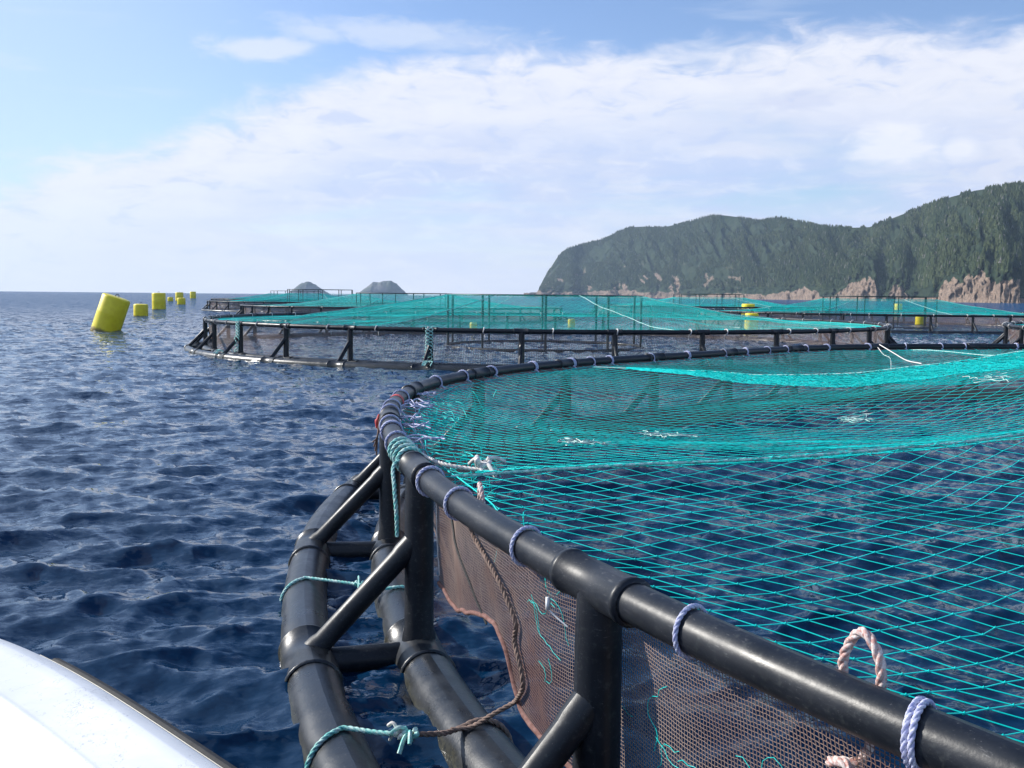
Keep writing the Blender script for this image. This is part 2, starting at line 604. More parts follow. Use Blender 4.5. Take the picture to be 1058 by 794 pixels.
def sea_material():
    m_, t, p = material('sea_water')
    geo = t.node('ShaderNodeNewGeometry')
    pos = geo.outputs['Position']
    x, y, z = t.xyz(pos)
    # streched ripples, crests lying across the wind
    ca, sa = cos(WIND), sin(WIND)
    u = t.m('ADD', t.m('MULTIPLY', x, ca), t.m('MULTIPLY', y, sa))
    v = t.m('ADD', t.m('MULTIPLY', x, -sa), t.m('MULTIPLY', y, ca))
    q_ = t.cxyz(u, t.m('MULTIPLY', v, 0.5), 0.0)
    def slopes(scale, k, det):
        c_ = t.noise(q_, scale, det, 0.6, 0.6, out=1)
        c_ = t.vm('SUBTRACT', c_, (0.5, 0.5, 0.5))
        a, b, _ = t.xyz(c_)
        return t.cxyz(t.m('MULTIPLY', a, k), t.m('MULTIPLY', b, k), 0.0)
    # the mesh carries the waves near the boat; farther out, where its facets grow, the relief takes over
    dist = t.vm('LENGTH', pos)
    far = t.mr(dist, 10.0, 90.0, 0.0, 1.0)
    s = t.vm('ADD', t.vm('SCALE', slopes(2.6, 1.0, 3), scale=t.m('MULTIPLY_ADD', far, 2.6, 0.40)), t.vm('SCALE', slopes(11.0, 1.0, 4), scale=t.m('MULTIPLY_ADD', far, 2.2, 0.7)))
    s = t.vm('ADD', s, t.vm('SCALE', slopes(34.0, 1.0, 3), scale=0.40))
    s = t.vm('ADD', s, slopes(0.05, 0.10, 2))
    nrm = t.vm('NORMALIZE', t.vm('ADD', geo.outputs['Normal'], s))
    t.put(p.inputs['Normal'], nrm)
    p.inputs['Base Color'].default_value = (0.0022, 0.023, 0.062, 1)
    p.inputs['Roughness'].default_value = 0.05
    p.inputs['IOR'].default_value = 1.333
    p.inputs['Specular IOR Level'].default_value = 0.42
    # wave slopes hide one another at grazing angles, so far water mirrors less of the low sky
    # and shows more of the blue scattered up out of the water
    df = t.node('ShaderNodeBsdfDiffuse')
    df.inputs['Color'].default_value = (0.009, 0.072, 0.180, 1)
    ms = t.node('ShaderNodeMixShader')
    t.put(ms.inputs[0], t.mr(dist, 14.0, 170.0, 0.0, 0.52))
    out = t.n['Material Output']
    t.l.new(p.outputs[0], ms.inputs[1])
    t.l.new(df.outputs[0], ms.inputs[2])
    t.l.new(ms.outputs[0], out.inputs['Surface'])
    return m_


M['sea'] = sea_material()
sea = link('sea', mesh_np('sea', V[:-1], F, M['sea']))
tag(sea, 'dark blue choppy sea reaching out to the horizon', kind='structure')
sea_floor_mat = simple('deep_water', (0.003, 0.012, 0.03), rough=0.9)
k_ = 40
ring = np.array([[0.95 * cos(2 * pi * a / k_), 0.95 * sin(2 * pi * a / k_), -0.12] for a in range(k_)] + [[0, 0, -0.12]])
link('sea_under_boat', mesh_np('sea_under_boat', ring, [[a, (a + 1) % k_, k_] for a in range(k_)], M['sea']))['kind'] = 'structure'


# ------------------------------------------------------------------ hills, cliffs, forest, islands
def land_material(rock1, rock2, green1, green2, scale=0.05):
    m_, t, p = material('hillside')
    pos = t.node('ShaderNodeTexCoord').outputs['Object']
    n = t.noise(pos, scale, 8, 0.65)
    n2_ = t.noise(pos, scale * 8, 5, 0.7)
    att = t.node('ShaderNodeAttribute', attribute_name='rock').outputs['Fac']
    rock = t.mix(t.mr(n2_, 0.3, 0.7), rock1, rock2)
    x, y, z = t.xyz(pos)
    strata = t.noise(t.cxyz(t.m('MULTIPLY', x, 0.3), t.m('MULTIPLY', y, 0.3), t.m('MULTIPLY', z, 0.12)), 0.9, 5, 0.7)
    rock = t.mix(t.mr(strata, 0.50, 0.66), rock, (0.10, 0.075, 0.06))
    crk = t.noise(pos, 0.22, 6, 0.75, 1.5)
    rock = t.mix(t.mr(crk, 0.50, 0.62, 0.0, 0.75), rock, (0.055, 0.05, 0.045))
    green = t.mix(t.mr(n, 0.35, 0.65), green1, green2)
    f = t.mr(t.m('ADD', att, t.m('MULTIPLY', t.m('SUBTRACT', n2_, 0.5), 0.7)), 0.42, 0.58)
    t.put(p.inputs['Base Color'], t.mix(f, green, rock))
    p.inputs['Roughness'].default_value = 0.95
    p.inputs['Specular IOR Level'].default_value = 0.1
    return m_


M['land'] = land_material((0.18, 0.125, 0.092), (0.32, 0.24, 0.18), (0.014, 0.026, 0.014), (0.036, 0.050, 0.026))
def spruce_material():
    m_, t, p = material('spruce_green')
    pos = t.node('ShaderNodeTexCoord').outputs['Object']
    tree = t.node('ShaderNodeAttribute', attribute_name='tone').outputs['Fac']
    n = t.noise(pos, 0.012, 6, 0.6)
    c_ = t.mix(tree, (0.034, 0.048, 0.022), (0.088, 0.106, 0.046))
    c_ = t.mix(t.mr(n, 0.42, 0.62, 0.0, 0.5), c_, (0.030, 0.055, 0.028))
    c_ = t.mix(t.m('GREATER_THAN', tree, 0.965), c_, (0.15, 0.145, 0.13))
    t.put(p.inputs['Base Color'], c_)
    p.inputs['Roughness'].default_value = 0.9
    p.inputs['Specular IOR Level'].default_value = 0.1
    return m_


M['spruce'] = spruce_material()
M['island'] = simple('island_rock', (0.19, 0.185, 0.19), (0.10, 0.12, 0.11), 0.95, 0.02, spec=0.1)

# ridge line as directions: tangent of azimuth against tangent of elevation, and the shore distance along it
px = np.array([540, 553, 557, 565, 575, 585, 600, 620, 635, 648, 665, 680, 700, 715, 730, 742, 760, 778, 800, 815, 840, 870, 893, 920, 950, 975, 1000, 1030, 1058, 1120, 1220, 1400, 1700])
ry = np.array([305, 303, 296, 280, 264, 256, 252, 247, 239, 234, 233, 234, 230, 226, 221.5, 221, 223, 226.5, 223, 225, 231, 233, 232, 221, 209, 200, 193, 188, 185, 178, 172, 185, 215])
taz = (px - 529) / 1029.0
tel = (300.4 + 0.01 * px - ry) / 1029.0
tel = np.maximum(tel - np.interp(px, [553, 700, 900, 1058], [1, 2.5, 4, 7]) / 1029.0, 0)
shp = np.array([540, 600, 700, 780, 850, 900, 945, 960, 1030, 1100, 1300, 1700])
shd = np.array([2350, 2250, 1950, 1620, 1330, 1210, 1130, 980, 830, 780, 700, 650])
NA, ND = 900, 130
ta = np.interp(np.linspace(0, 1, NA), [0, 0.62, 1], [taz[0], (1075 - 529) / 1029, taz[-1]])
E = np.interp(ta, taz, tel)
k5 = np.array([1, 4, 6, 4, 1]) / 16
E = np.convolve(np.r_[E[:2], E, E[-2:]], k5, 'valid')
E[:3] = [0, 0, 0.001]
DS = np.interp(ta, (shp - 529) / 1029.0, shd)
DS = DS + 34 * (fbm(ta * 26, ta * 0 + 3.3, 5, 4) - 0.5) * DS / 1000 * 2
LL = np.interp(ta, [0, 0.1, 0.3, 0.45, 1.1], [230, 420, 420, 380, 350])
t_ = np.r_[np.linspace(-0.03, 0.05, 26), np.linspace(0.055, 1.0, 84), np.linspace(1.02, 1.6, 20)]
TA, TT = np.meshgrid(ta, t_, indexing='ij')
EE, DD, LG = E[:, None], DS[:, None], LL[:, None]
hr = EE * (DD + LG)             # height of the ridge above eye level
gx = TA * 1029
gul = fbm(gx / 26 + TT * 0.9, TT * 1.6 + gx / 90, 21, 5, 0.55)
gul = 1 - np.abs(2 * gul - 1) * 1.6
prof = np.clip(TT, 0, 1) ** 0.80
bell = 4 * np.clip(TT, 0, 1) * (1 - np.clip(TT, 0, 1))
cl = fbm(gx / 22, gx * 0 + 1.7, 31, 4, 0.6)
ck = np.clip((cl - 0.42) * 5, 0, 1)
cliff_g = [10, 60, 120, 180, 230, 262, 285, 300, 322, 340, 352, 372, 377, 386, 390, 402, 408, 436, 442, 470, 476, 490, 520, 524, 545, 560, 700, 1200]
cliff_v = [13, 11, 15, 8, 9, 7, 12, 18, 6, 12, 25, 24, 5, 4, 17, 14, 5, 5, 20, 21, 22, 22, 21, 6, 5, 18, 22, 18]
cliff_h = np.interp(gx[:, 0], cliff_g, cliff_v)[:, None] * (0.85 + 0.25 * ck) * (0.95 + 0.1 * fbm(gx / 2.2, gx * 0, 33, 3))
cliff = cliff_h * np.clip(TT / 0.05, 0, 1) ** 0.7 * (1 + 0.35 * (fbm(gx / 1.7 + 5, TT * 120, 35, 4) - 0.5))
Zt = np.where(TT < 0, TT * 120, cliff * np.clip(1 - TT * 1.2, 0, 1) + hr * prof * (1 - 0.34 * bell * (1 - gul)))
Zt = Zt + bell * hr * 0.05 * (fbm(gx / 5, TT * 14, 41, 4) - 0.5)
over = TT > 1
Zt = np.where(over, hr * (1 - (TT - 1) * 0.8), Zt)
lim = EE * (DD + LG * TT) * 1.0
Zt = np.where((TT >= 0.03) & (TT < 1), np.minimum(Zt, lim * (0.995 - 0.0 * TT) + 0.5), Zt)
wob = 0.022 * LG * (fbm(gx / 6, TT * 40, 51, 4) - 0.5) * (TT < 0.08) * (TT > -0.01)
Dst = DD + LG * TT + wob * 1.5 + bell * 150 * (fbm(gx / 42 + TT * 0.5, TT * 0.8 + 2.2, 93, 3) - 0.5)
norm = 1.0
Yt = Dst * norm
Xt = Dst * TA
Zt = np.where(TT >= 0, Zt + np.minimum(EYE, EE * 400), Zt)
crag = (fbm(gx / 3.2, Zt / 6, 111, 4, 0.6) - 0.5) * 22 * np.clip((Zt - 0.5) / 3, 0, 1) * (TT < 0.10) * (TT > 0)
Yt, Xt = Yt + crag, Xt + crag * TA + (fbm(gx / 2.6, Zt / 5, 113, 3) - 0.5) * 5 * (TT < 0.1)
# rock mask: cliff band, scars
low = np.clip((cliff_h * (0.75 + 0.5 * fbm(gx / 3, TT * 30, 37, 3)) - Zt) / 3 + 0.6, 0, 1) * (TT < 0.12) * np.clip((cliff_h - 5.5) / 4, 0, 1)
shoreband = np.clip((5.0 - Zt) / 2, 0, 1)
scar = fbm(gx / 9 + TT * 3, TT * 9 + gx / 40, 61, 5, 0.6)
scar = np.clip((scar - 0.60) * 9, 0, 1) * np.clip(1.2 - TT * 1.8, 0, 1) * np.interp(gx, [0, 60, 160, 300, 600], [1.0, 0.95, 0.7, 0.35, 0.3])
edge_rock = np.clip(1 - (gx - 30) / 30, 0, 1) * np.clip(fbm(gx / 4, TT * 12, 71, 4) * 2.4 - 1.0, 0, 1)
ROCK = np.clip(np.maximum.reduce([low, shoreband, scar, edge_rock]), 0, 1)
na_, nd_ = TA.shape
V = np.stack([Xt, Yt, Zt], -1).reshape(-1, 3)
i = np.arange(na_ - 1)[:, None]
j = np.arange(nd_ - 1)[None]
F = np.stack([i * nd_ + j, (i + 1) * nd_ + j, (i + 1) * nd_ + j + 1, i * nd_ + j + 1], -1).reshape(-1, 4)
me = mesh_np('hills', V, F, M['land'])
at = me.attributes.new('rock', 'FLOAT', 'POINT')
at.data.foreach_set('value', ROCK.astype(np.float32).ravel())
hills = link('hills', me)
tag(hills, 'wooded coastal hills with pink rock cliffs at the waterline', kind='structure')

# spruces: small ragged cones, one mass
NTREE = 52000
ii = RNG.uniform(0, 1, NTREE * 4)
ti = ii * (na_ - 2)
tj = RNG.uniform(20, 112, NTREE * 4)
i0, j0 = ti.astype(int), tj.astype(int)
fi, fj = ti - i0, tj - j0


def bil(A):
    return (A[i0, j0] * (1 - fi) * (1 - fj) + A[i0 + 1, j0] * fi * (1 - fj) + A[i0, j0 + 1] * (1 - fi) * fj + A[i0 + 1, j0 + 1] * fi * fj)


tx, ty, tz, tr = bil(Xt), bil(Yt), bil(Zt), bil(ROCK)
dens_ = bil(fbm(gx / 14, TT * 6, 81, 4))
inview = tx / ty < 0.62
keep = (tr < 0.32) & (tz > 4) & (dens_ > 0.36) & inview & (tx / ty > (556 - 529) / 1029)
tx, ty, tz, dens_ = [a[keep][:NTREE] for a in (tx, ty, tz, dens_)]
n = len(tx)
th_ = RNG.uniform(2.8, 5.8, n) * (0.75 + 0.5 * dens_)
tw = th_ * RNG.uniform(0.22, 0.34, n)
rot = RNG.uniform(0, 6.28, n)
SID = 5
prof_c = [(0.00, 0.30), (0.12, 1.0), (0.45, 0.52), (0.50, 0.72), (1.0, 0.0)]
vs = []
for zz, rad in prof_c[1:4]:
    for s in range(SID):
        a = rot + 2 * pi * s / SID
        jit = RNG.uniform(0.7, 1.3, n)
        vs.append(np.stack([tx + np.cos(a) * tw * rad * jit, ty + np.sin(a) * tw * rad * jit, tz + th_ * zz - 0.8], -1))
vs.append(np.stack([tx, ty, tz + th_], -1))
VV = np.stack(vs, 1)            # n, 16, 3
fl = []
for s in range(SID):
    s2 = (s + 1) % SID
    fl += [[s, s2, SID + s2], [s, SID + s2, SID + s], [2 * SID + s, 2 * SID + s2, 3 * SID]]
fl = np.array(fl)
FF = (np.arange(n)[:, None, None] * (3 * SID + 1) + fl[None]).reshape(-1, 3)
fme = mesh_np('spruce_forest', VV.reshape(-1, 3), FF, M['spruce'], smooth=False)
at = fme.attributes.new('tone', 'FLOAT', 'POINT')
at.data.foreach_set('value', np.repeat(RNG.uniform(0, 1, n), 3 * SID + 1).astype(np.float32))
forest = link('spruce_forest', fme)
tag(forest, 'dense spruce forest covering the coastal hills', 'forest', kind='stuff')


def island(cx, cy, w, prof_, seed, label):
    nu, nv = 90, 30
    u = np.linspace(-1, 1, nu)
    v = np.linspace(-1, 1, nv)
    U, Vv = np.meshgrid(u, v, indexing='ij')
    base_h = np.interp(U, [p_[0] for p_ in prof_], [p_[1] for p_ in prof_])
    Hh = base_h * np.clip(1 - np.abs(Vv) ** 1.8, 0, 1) ** 0.6 * (0.93 + 0.14 * fbm(U * 9, Vv * 5, seed, 4)) - 1.0
    x_ = cx + U * w + 4 * (fbm(U * 12, Vv * 12, seed + 3) - 0.5)
    y_ = cy + Vv * w * 0.8
    V_ = np.stack([x_, y_, Hh], -1).reshape(-1, 3)
    i_ = np.arange(nu - 1)[:, None]
    j_ = np.arange(nv - 1)[None]
    F_ = np.stack([i_ * nv + j_, (i_ + 1) * nv + j_, (i_ + 1) * nv + j_ + 1, i_ * nv + j_ + 1], -1).reshape(-1, 4)
    o = link('island', mesh_np('island', V_, F_, M['island']))
    tag(o, label, kind='structure')
    return o


D_I = 2800.0
island((319 - 529) / 1029 * D_I, D_I, 22 / 1029 * D_I, [(-1, 0), (-0.8, 9), (-0.35, 32), (0.0, 37), (0.35, 26), (0.8, 8), (1, 0)], 5, 'low rounded rocky island on the horizon')
island((394 - 529) / 1029 * D_I, D_I, 27 / 1029 * D_I, [(-1, 0), (-0.75, 12), (-0.5, 26), (-0.32, 37), (-0.1, 36), (0.05, 40), (0.35, 41), (0.55, 33), (0.85, 12), (1, 0)], 9, 'flat-topped rocky island on the horizon')

# haze: one even box of air
hb = MB().box((0, 0, (-1.6 + 262) / 2), (6400, 6400, 263.6))
hm = bpy.data.materials.new('air')
hm.use_nodes = True
ht = NT(hm.node_tree)
ht.n.clear()
pv = ht.node('ShaderNodeVolumePrincipled')
pv.inputs['Color'].default_value = (0.66, 0.83, 1.0, 1)
pv.inputs['Density'].default_value = 0.00010
pv.inputs['Anisotropy'].default_value = 0.2
ho = ht.node('ShaderNodeOutputMaterial')
ht.l.new(pv.outputs[0], ho.inputs['Volume'])
haze = link('haze', hb.mesh('haze', hm, smooth=False))
haze['kind'] = 'stuff'


# ------------------------------------------------------------------ fish cages
RAIL_H = 1.10
RAIL_R = 0.0675
FLOAT_R = 0.150
FLOAT_Z = -0.005
RING_GAP = 0.62


class Ring:
    """plan shape of a cage: centre, base radius, radial offsets by angle"""
    def __init__(self, radius, ang=None, off=None, n=39, phase=0.0):
        self.R, self.ang, self.off, self.n, self.phase = radius, ang, off, n, phase

    def r(self, a):
        a = np.asarray(a, float) % (2 * pi)
        if self.ang is None:
            return np.full(a.shape, self.R) if a.shape else self.R
        return self.R + np.interp(a, self.ang, self.off)

    def p(self, a, dr=0.0, z=0.0):
        r = self.r(a) + dr
        return np.stack([r * np.cos(a), r * np.sin(a), np.broadcast_to(z, np.shape(a))], -1)

    def post_angles(self):
        return [self.phase + 2 * pi * k / self.n for k in range(self.n)]


NEAR_C = (11.53, 8.83)
_a = np.radians([0, 60, 92, 101, 111, 118, 126, 137, 147, 155, 162, 168, 173, 178, 184, 190, 200, 230, 300, 360])
_o = np.array([0, 0.3, 0.45, 0.1, 0.30, -0.05, -0.5, -0.72, -0.42, -0.1, 0.10, 0.20, 0.25, 0.14, 0.03, 0.0, -0.01, 0, 0, 0])
_aa = np.linspace(0, 2 * pi, 181)
_oo = np.interp(_aa, _a, _o)
_oo = np.convolve(np.r_[_oo[-5:-1], _oo, _oo[1:5]], np.ones(9) / 9, 'valid')
RINGN = Ring(12.48, _aa, _oo, 33, R_(205.9))
RINGF = Ring(13.5, None, None, 32, R_(6.8))


def polygon_ring(ring, dr, z, nseg, zn=0.0):
    a = np.linspace(0, 2 * pi, nseg, endpoint=False)
    zz = z + zn * np.sin(a * 3 + 1) + zn * 0.6 * np.sin(a * 7)
    return ring.p(a, dr, zz)


def stanchion_meshes(detail):
    """all in a local frame: origin on the rail's vertical, +x points outward, z up from the water"""
    s = 20 if detail else 8
    d = {}
    post = MB()
    zz = [FLOAT_Z + 0.10, 0.15, 0.20, 0.92, 1.00, RAIL_H]
    rr = [0.102, 0.096, 0.085, 0.083, 0.080, 0.078]
    post.tube([(0, 0, z) for z in zz], rr, s, caps=False)
    d['post'] = post.mesh('stanchion', M['hdpe'])
    b = MB()
    p0, p1 = np.array([0.02, 0, 0.70]), np.array([RING_GAP - 0.02, 0, FLOAT_Z + 0.10])
    ts = [0, 0.12, 0.16, 0.9, 0.94, 1.0]
    rb = [0.066, 0.066, 0.060, 0.060, 0.070, 0.074]
    b.tube([p0 + (p1 - p0) * t for t in ts], rb, s, caps=False)
    d['brace'] = b.mesh('brace', M['hdpe'])
    c_ = MB()
    c_.tube([(0.0, 0, FLOAT_Z + 0.03), (RING_GAP, 0, FLOAT_Z + 0.03)], 0.082, s, caps=False)
    d['crossbar'] = c_.mesh('cross_pipe', M['hdpe'])
    t = MB()
    xs = [-0.22, -0.215, -0.19, -0.185, 0.185, 0.19, 0.215, 0.22]
    rt_ = [0.069, 0.084, 0.084, 0.079, 0.079, 0.084, 0.084, 0.069]
    t.tube([(0, y, RAIL_H) for y in xs], rt_, s + 4, caps=False)
    d['tee'] = t.mesh('tee_coupling', M['hdpe'])
    for nm, x0, rad in (('in', 0.0, FLOAT_R), ('out', RING_GAP, FLOAT_R)):
        k = MB()
        xs = [-0.30, -0.295, -0.275, -0.27, 0.27, 0.275, 0.295, 0.30]
        rk = [rad + 0.003, rad + 0.014, rad + 0.014, rad + 0.007, rad + 0.007, rad + 0.014, rad + 0.014, rad + 0.003]
        k.tube([(x0, y, FLOAT_Z) for y in xs], rk, s + 8, caps=False)
        d['sleeve_' + nm] = k.mesh('float_sleeve', M['float'])
    return d


ST_NEAR = stanchion_meshes(True)
ST_FAR = stanchion_meshes(False)


def add_stanchion(parent, ring, a, ms):
    p = ring.p(np.float64(a), 0, 0)
    # local tangent so that sleeves follow the pipe
    q0, q1 = ring.p(np.float64(a - 0.01)), ring.p(np.float64(a + 0.01))
    tg = q1 - q0
    rz = math.atan2(tg[1], tg[0]) - pi / 2
    post = link('stanchion', ms['post'], parent, tuple(p), rz)
    for nm, key in (('tee_coupling', 'tee'), ('brace', 'brace'), ('cross_pipe', 'crossbar'), ('float_sleeve', 'sleeve_in'), ('float_sleeve', 'sleeve_out')):
        link(nm, ms[key], post)
    return post


def make_cage(ring, loc, label, near):
    c_ = link('fish_cage', None, None, (loc[0], loc[1], 0))
    tag(c_, label, 'fish cage', 'circular floating fish cages')
    nseg = 360 if near else 128
    sd_ = 24 if near else 10
    link('handrail', MB().tube(polygon_ring(ring, 0, RAIL_H, nseg), RAIL_R, sd_, True).mesh('handrail', M['hdpe']), c_)
    link('inner_float', MB().tube(polygon_ring(ring, 0, FLOAT_Z, nseg), FLOAT_R, sd_, True).mesh('inner_float', M['float']), c_)
    link('outer_float', MB().tube(polygon_ring(ring, RING_GAP, FLOAT_Z, nseg), FLOAT_R, sd_, True).mesh('outer_float', M['float']), c_)
    for a in ring.post_angles():
        add_stanchion(c_, ring, a, ST_NEAR if near else ST_FAR)
    return c_


def copy_tree(o, parent=None):
    c_ = o.copy()
    COL.objects.link(c_)
    c_.parent = parent
    for ch in list(o.children):
        copy_tree(ch, c_)
    return c_


near_cage = make_cage(RINGN, NEAR_C, 'nearest fish cage of thick black plastic pipe filling the lower right, beside the boat', True)

# cages in the two rows: (x, y, turn, stand height, label words)
FAR = [
    (1.3, 41.6, 0.00, 2.10, 'second fish cage, complete black ring behind the nearest cage'),
    (-9.3, 85.5, 0.31, 2.20, 'fish cage seen behind the left half of the second cage'),
    (-24.0, 124.7, 0.77, 2.60, 'third fish cage back in the left row, nearest to the yellow buoys'),
    (-36.0, 166.0, 1.30, 2.50, 'farthest fish cage of the left row, under the two islands'),
    (28.0, 76.5, 0.55, 2.30, 'fish cage in the right row with a tall net frame, under the pink cliffs'),
    (23.3, 119.0, 0.2, 2.50, 'far fish cage right of centre, under the pale scar on the hill'),
    (32.6, 35.6, 0.9, 2.20, 'fish cage whose outer floats just enter at the right edge'),
]
far_cages = []
for k, (x, y, rz, hs, lab) in enumerate(FAR):
    if k == 0:
        o = make_cage(RINGF, (x, y), lab, False)
    else:
        o = copy_tree(far_cages[0])
        o['label'] = lab
    o.location = (x, y, 0)
    o.rotation_euler = (0, 0, rz)
    far_cages.append(o)

# ------------------------------------------------------------------ bird nets
STAND_R = 4.1
NROPE = 8


def near_margin(a):
    return 0.13 + 0.17 * fbm((np.asarray(a) % (2 * pi)) * 11.0, np.zeros_like(np.asarray(a, dtype=float)) + 4.4, 222, 3)



def net_height(r, a, ringr, rope0, top, sag, seed, edge_h=1.04, power=3.0):
    s = np.clip((ringr - r) / (ringr - STAND_R), 0, 1)
    rope_h = edge_h + (top - edge_h) * s ** power
    d = np.abs(((a - rope0) * NROPE / (2 * pi)) % 1.0 - 0.0)
    d = np.minimum(d, 1 - d) * 2          # 0 on a rope, 1 midway
    dip = sag * np.sin(pi * s ** 0.8) * d ** 0.6
    x, y = r * np.cos(a), r * np.sin(a)
    wav = (fbm(x * 0.5, y * 0.5, seed, 3) - 0.5) * 0.16 * np.sin(pi * np.clip(s, 0, 1)) ** 0.5
    return rope_h - dip + wav


def edges_tubes(P, Q, r, mat, name):
    """many short three-sided twines as one mesh; P, Q (n,3)"""
    T = Q - P
    T /= np.linalg.norm(T, axis=1)[:, None] + 1e-9
    up = np.where(np.abs(T[:, 2:3]) > 0.9, np.array([[1.0, 0, 0]]), np.array([[0, 0, 1.0]]))
    N = np.cross(T, up)
    N /= np.linalg.norm(N, axis=1)[:, None] + 1e-9
    B = np.cross(T, N)
    vs_ = []
    for base_ in (P, Q):
        for k in range(3):
            a = 2 * pi * k / 3
            vs_.append(base_ + (N * cos(a) + B * sin(a)) * r)
    V_ = np.stack(vs_, 1).reshape(-1, 3)
    f = np.array([[0, 1, 4, 3], [1, 2, 5, 4], [2, 0, 3, 5]])
    F_ = (np.arange(len(P))[:, None, None] * 6 + f[None]).reshape(-1, 4)
    return mesh_np(name, V_, F_, mat)


def bird_net_edges(ring, bar, ang, rope0, top, sag, seed, margin=0.2, warp=0.10, power=3.0):
    n_ = int(15 / bar)
    g = np.arange(-n_, n_ + 1) * bar
    GX, GY = np.meshgrid(g, g, indexing='ij')
    GX = GX + warp * (fbm(GX * 0.6, GY * 0.6, seed + 1, 3) - 0.5) * 2 + RNG.normal(0, bar * 0.035, GX.shape)
    GY = GY + warp * (fbm(GX * 0.6, GY * 0.6, seed + 2, 3) - 0.5) * 2 + RNG.normal(0, bar * 0.035, GX.shape)
    # slightly racked cells
    A = ang
    sk = 0.28
    x = GX * cos(A) - (GY + sk * GX) * sin(A)
    y = GX * sin(A) + (GY + sk * GX) * cos(A)
    r = np.hypot(x, y)
    a = np.arctan2(y, x)
    rr_ = ring.r(a % (2 * pi))
    if margin is None:
        margin = near_margin(a)
    inside = r < rr_ - margin
    rc = np.minimum(r, rr_ - margin)
    x, y = rc * np.cos(a), rc * np.sin(a)
    z = net_height(rc, a, rr_ - margin, rope0, top, sag, seed, power=power)
    P3 = np.stack([x, y, z], -1)
    Ps, Qs = [], []
    for (s0, s1) in (((slice(None, -1), slice(None)), (slice(1, None), slice(None))), ((slice(None), slice(None, -1)), (slice(None), slice(1, None)))):
        ok = inside[s0] | inside[s1]
        Ps.append(P3[s0][ok])
        Qs.append(P3[s1][ok])
    return np.vstack(Ps), np.vstack(Qs), P3[inside]


def rope_line(ring, a, rope0, top, sag, seed, margin, n_=40, lift=0.006, power=3.0):
    rr_ = float(ring.r(np.float64(a)))
    r = np.linspace(rr_ - margin, STAND_R, n_)
    z = net_height(r, np.full(n_, a), rr_ - margin, rope0, top, sag, seed, power=power) + lift
    return np.stack([r * cos(a), r * np.sin(a), z], -1)


# the nearest cage: every mesh is modelled
ROPE0 = R_(194.6)
P, Q, NODES = bird_net_edges(RINGN, 0.150, R_(-52), ROPE0, 2.1, 0.34, 101, margin=None, warp=0.16)
net = link('bird_net', edges_tubes(P, Q, 0.0027, M['teal'], 'bird_net'), None, (NEAR_C[0], NEAR_C[1], 0))
tag(net, 'turquoise bird net stretched over the nearest cage with open diamond meshes', 'net', 'turquoise bird nets', )
# knots where twines cross, near the eye
cam_l = np.array([-NEAR_C[0], -NEAR_C[1], EYE])
dd = np.linalg.norm(NODES - cam_l, axis=1)
kn = NODES[dd < 7.5]
o8 = np.array([[1, 0, 0], [-1, 0, 0], [0, 1, 0], [0, -1, 0], [0, 0, 1], [0, 0, -1]]) * 0.0075
f8 = np.array([[0, 2, 4], [2, 1, 4], [1, 3, 4], [3, 0, 4], [2, 0, 5], [1, 2, 5], [3, 1, 5], [0, 3, 5]])
kv = (kn[:, None] + o8[None]).reshape(-1, 3)
kf = (np.arange(len(kn))[:, None, None] * 6 + f8[None]).reshape(-1, 3)
k_ = link('net_knots', mesh_np('net_knots', kv, kf, M['teal']), net)
k_['kind'] = 'stuff'
aa = np.linspace(0, 2 * pi, 900, endpoint=False)
link('edge_rope', MB().tube(RINGN.p(aa, -near_margin(aa), 1.04 + 0.012 * np.sin(aa * 39)), 0.0042, 6, True).mesh('edge_rope', M['teal']), net)
for k in range(NROPE):
    a = ROPE0 + 2 * pi * k / NROPE
    link('support_rope', MB().tube(rope_line(RINGN, a, ROPE0, 2.1, 0.34, 101, 0.2), 0.009, 6).mesh('support_rope', M['rope_teal']), net)
# where two panels are laced together along a support rope the netting lies doubled and gathered


def gathered(aroll, w0, w1, r0, r1, step, name):
    ns_, nw_ = int((r0 - r1) / step), max(3, int(max(w0, w1) / step))
    S_, Wd = np.meshgrid(np.linspace(0, 1, ns_), np.linspace(0, 1, nw_), indexing='ij')
    rr0 = r0 + (r1 - r0) * S_
    off = (w0 + (w1 - w0) * S_) * Wd + RNG.normal(0, 0.012, S_.shape)
    x = rr0 * cos(aroll) - off * sin(aroll) + RNG.normal(0, 0.012, S_.shape)
    y = rr0 * sin(aroll) + off * cos(aroll) + RNG.normal(0, 0.012, S_.shape)
    r_, a_ = np.hypot(x, y), np.arctan2(y, x)
    z = net_height(r_, a_, RINGN.r(a_) - 0.2, ROPE0, 2.1, 0.34, 101) + 0.012 + 0.02 * (fbm(x * 4, y * 4, 77, 3))
    P_ = np.stack([x, y, z], -1)
    # diamond lacing
    ps = np.vstack([P_[:-1, :-1].reshape(-1, 3), P_[1:, :-1].reshape(-1, 3)])
    qs = np.vstack([P_[1:, 1:].reshape(-1, 3), P_[:-1, 1:].reshape(-1, 3)])
    o_ = link(name, edges_tubes(ps, qs, 0.0032, M['teal'], name), net)
    o_['kind'] = 'stuff'


gathered(ROPE0 - 2 * pi / NROPE, 0.06, 1.5, 11.4, 5.0, 0.055, 'gathered_netting')
gathered(ROPE0, -0.10, 0.05, 12.1, 5.0, 0.04, 'gathered_netting')

# short twine ties from the net edge to the rail
tie = MB()
for a in np.arange(0, 2 * pi, 0.0215):
    a2 = a + random.uniform(-0.006, 0.006)
    tie.tube([RINGN.p(np.float64(a), -float(near_margin(a)), 1.04), RINGN.p(np.float64(a2), -0.085, 1.06)], 0.0035, 4, caps=False)
o = link('edge_ties', tie.mesh('edge_ties', M['teal']), net)
o['kind'] = 'stuff'

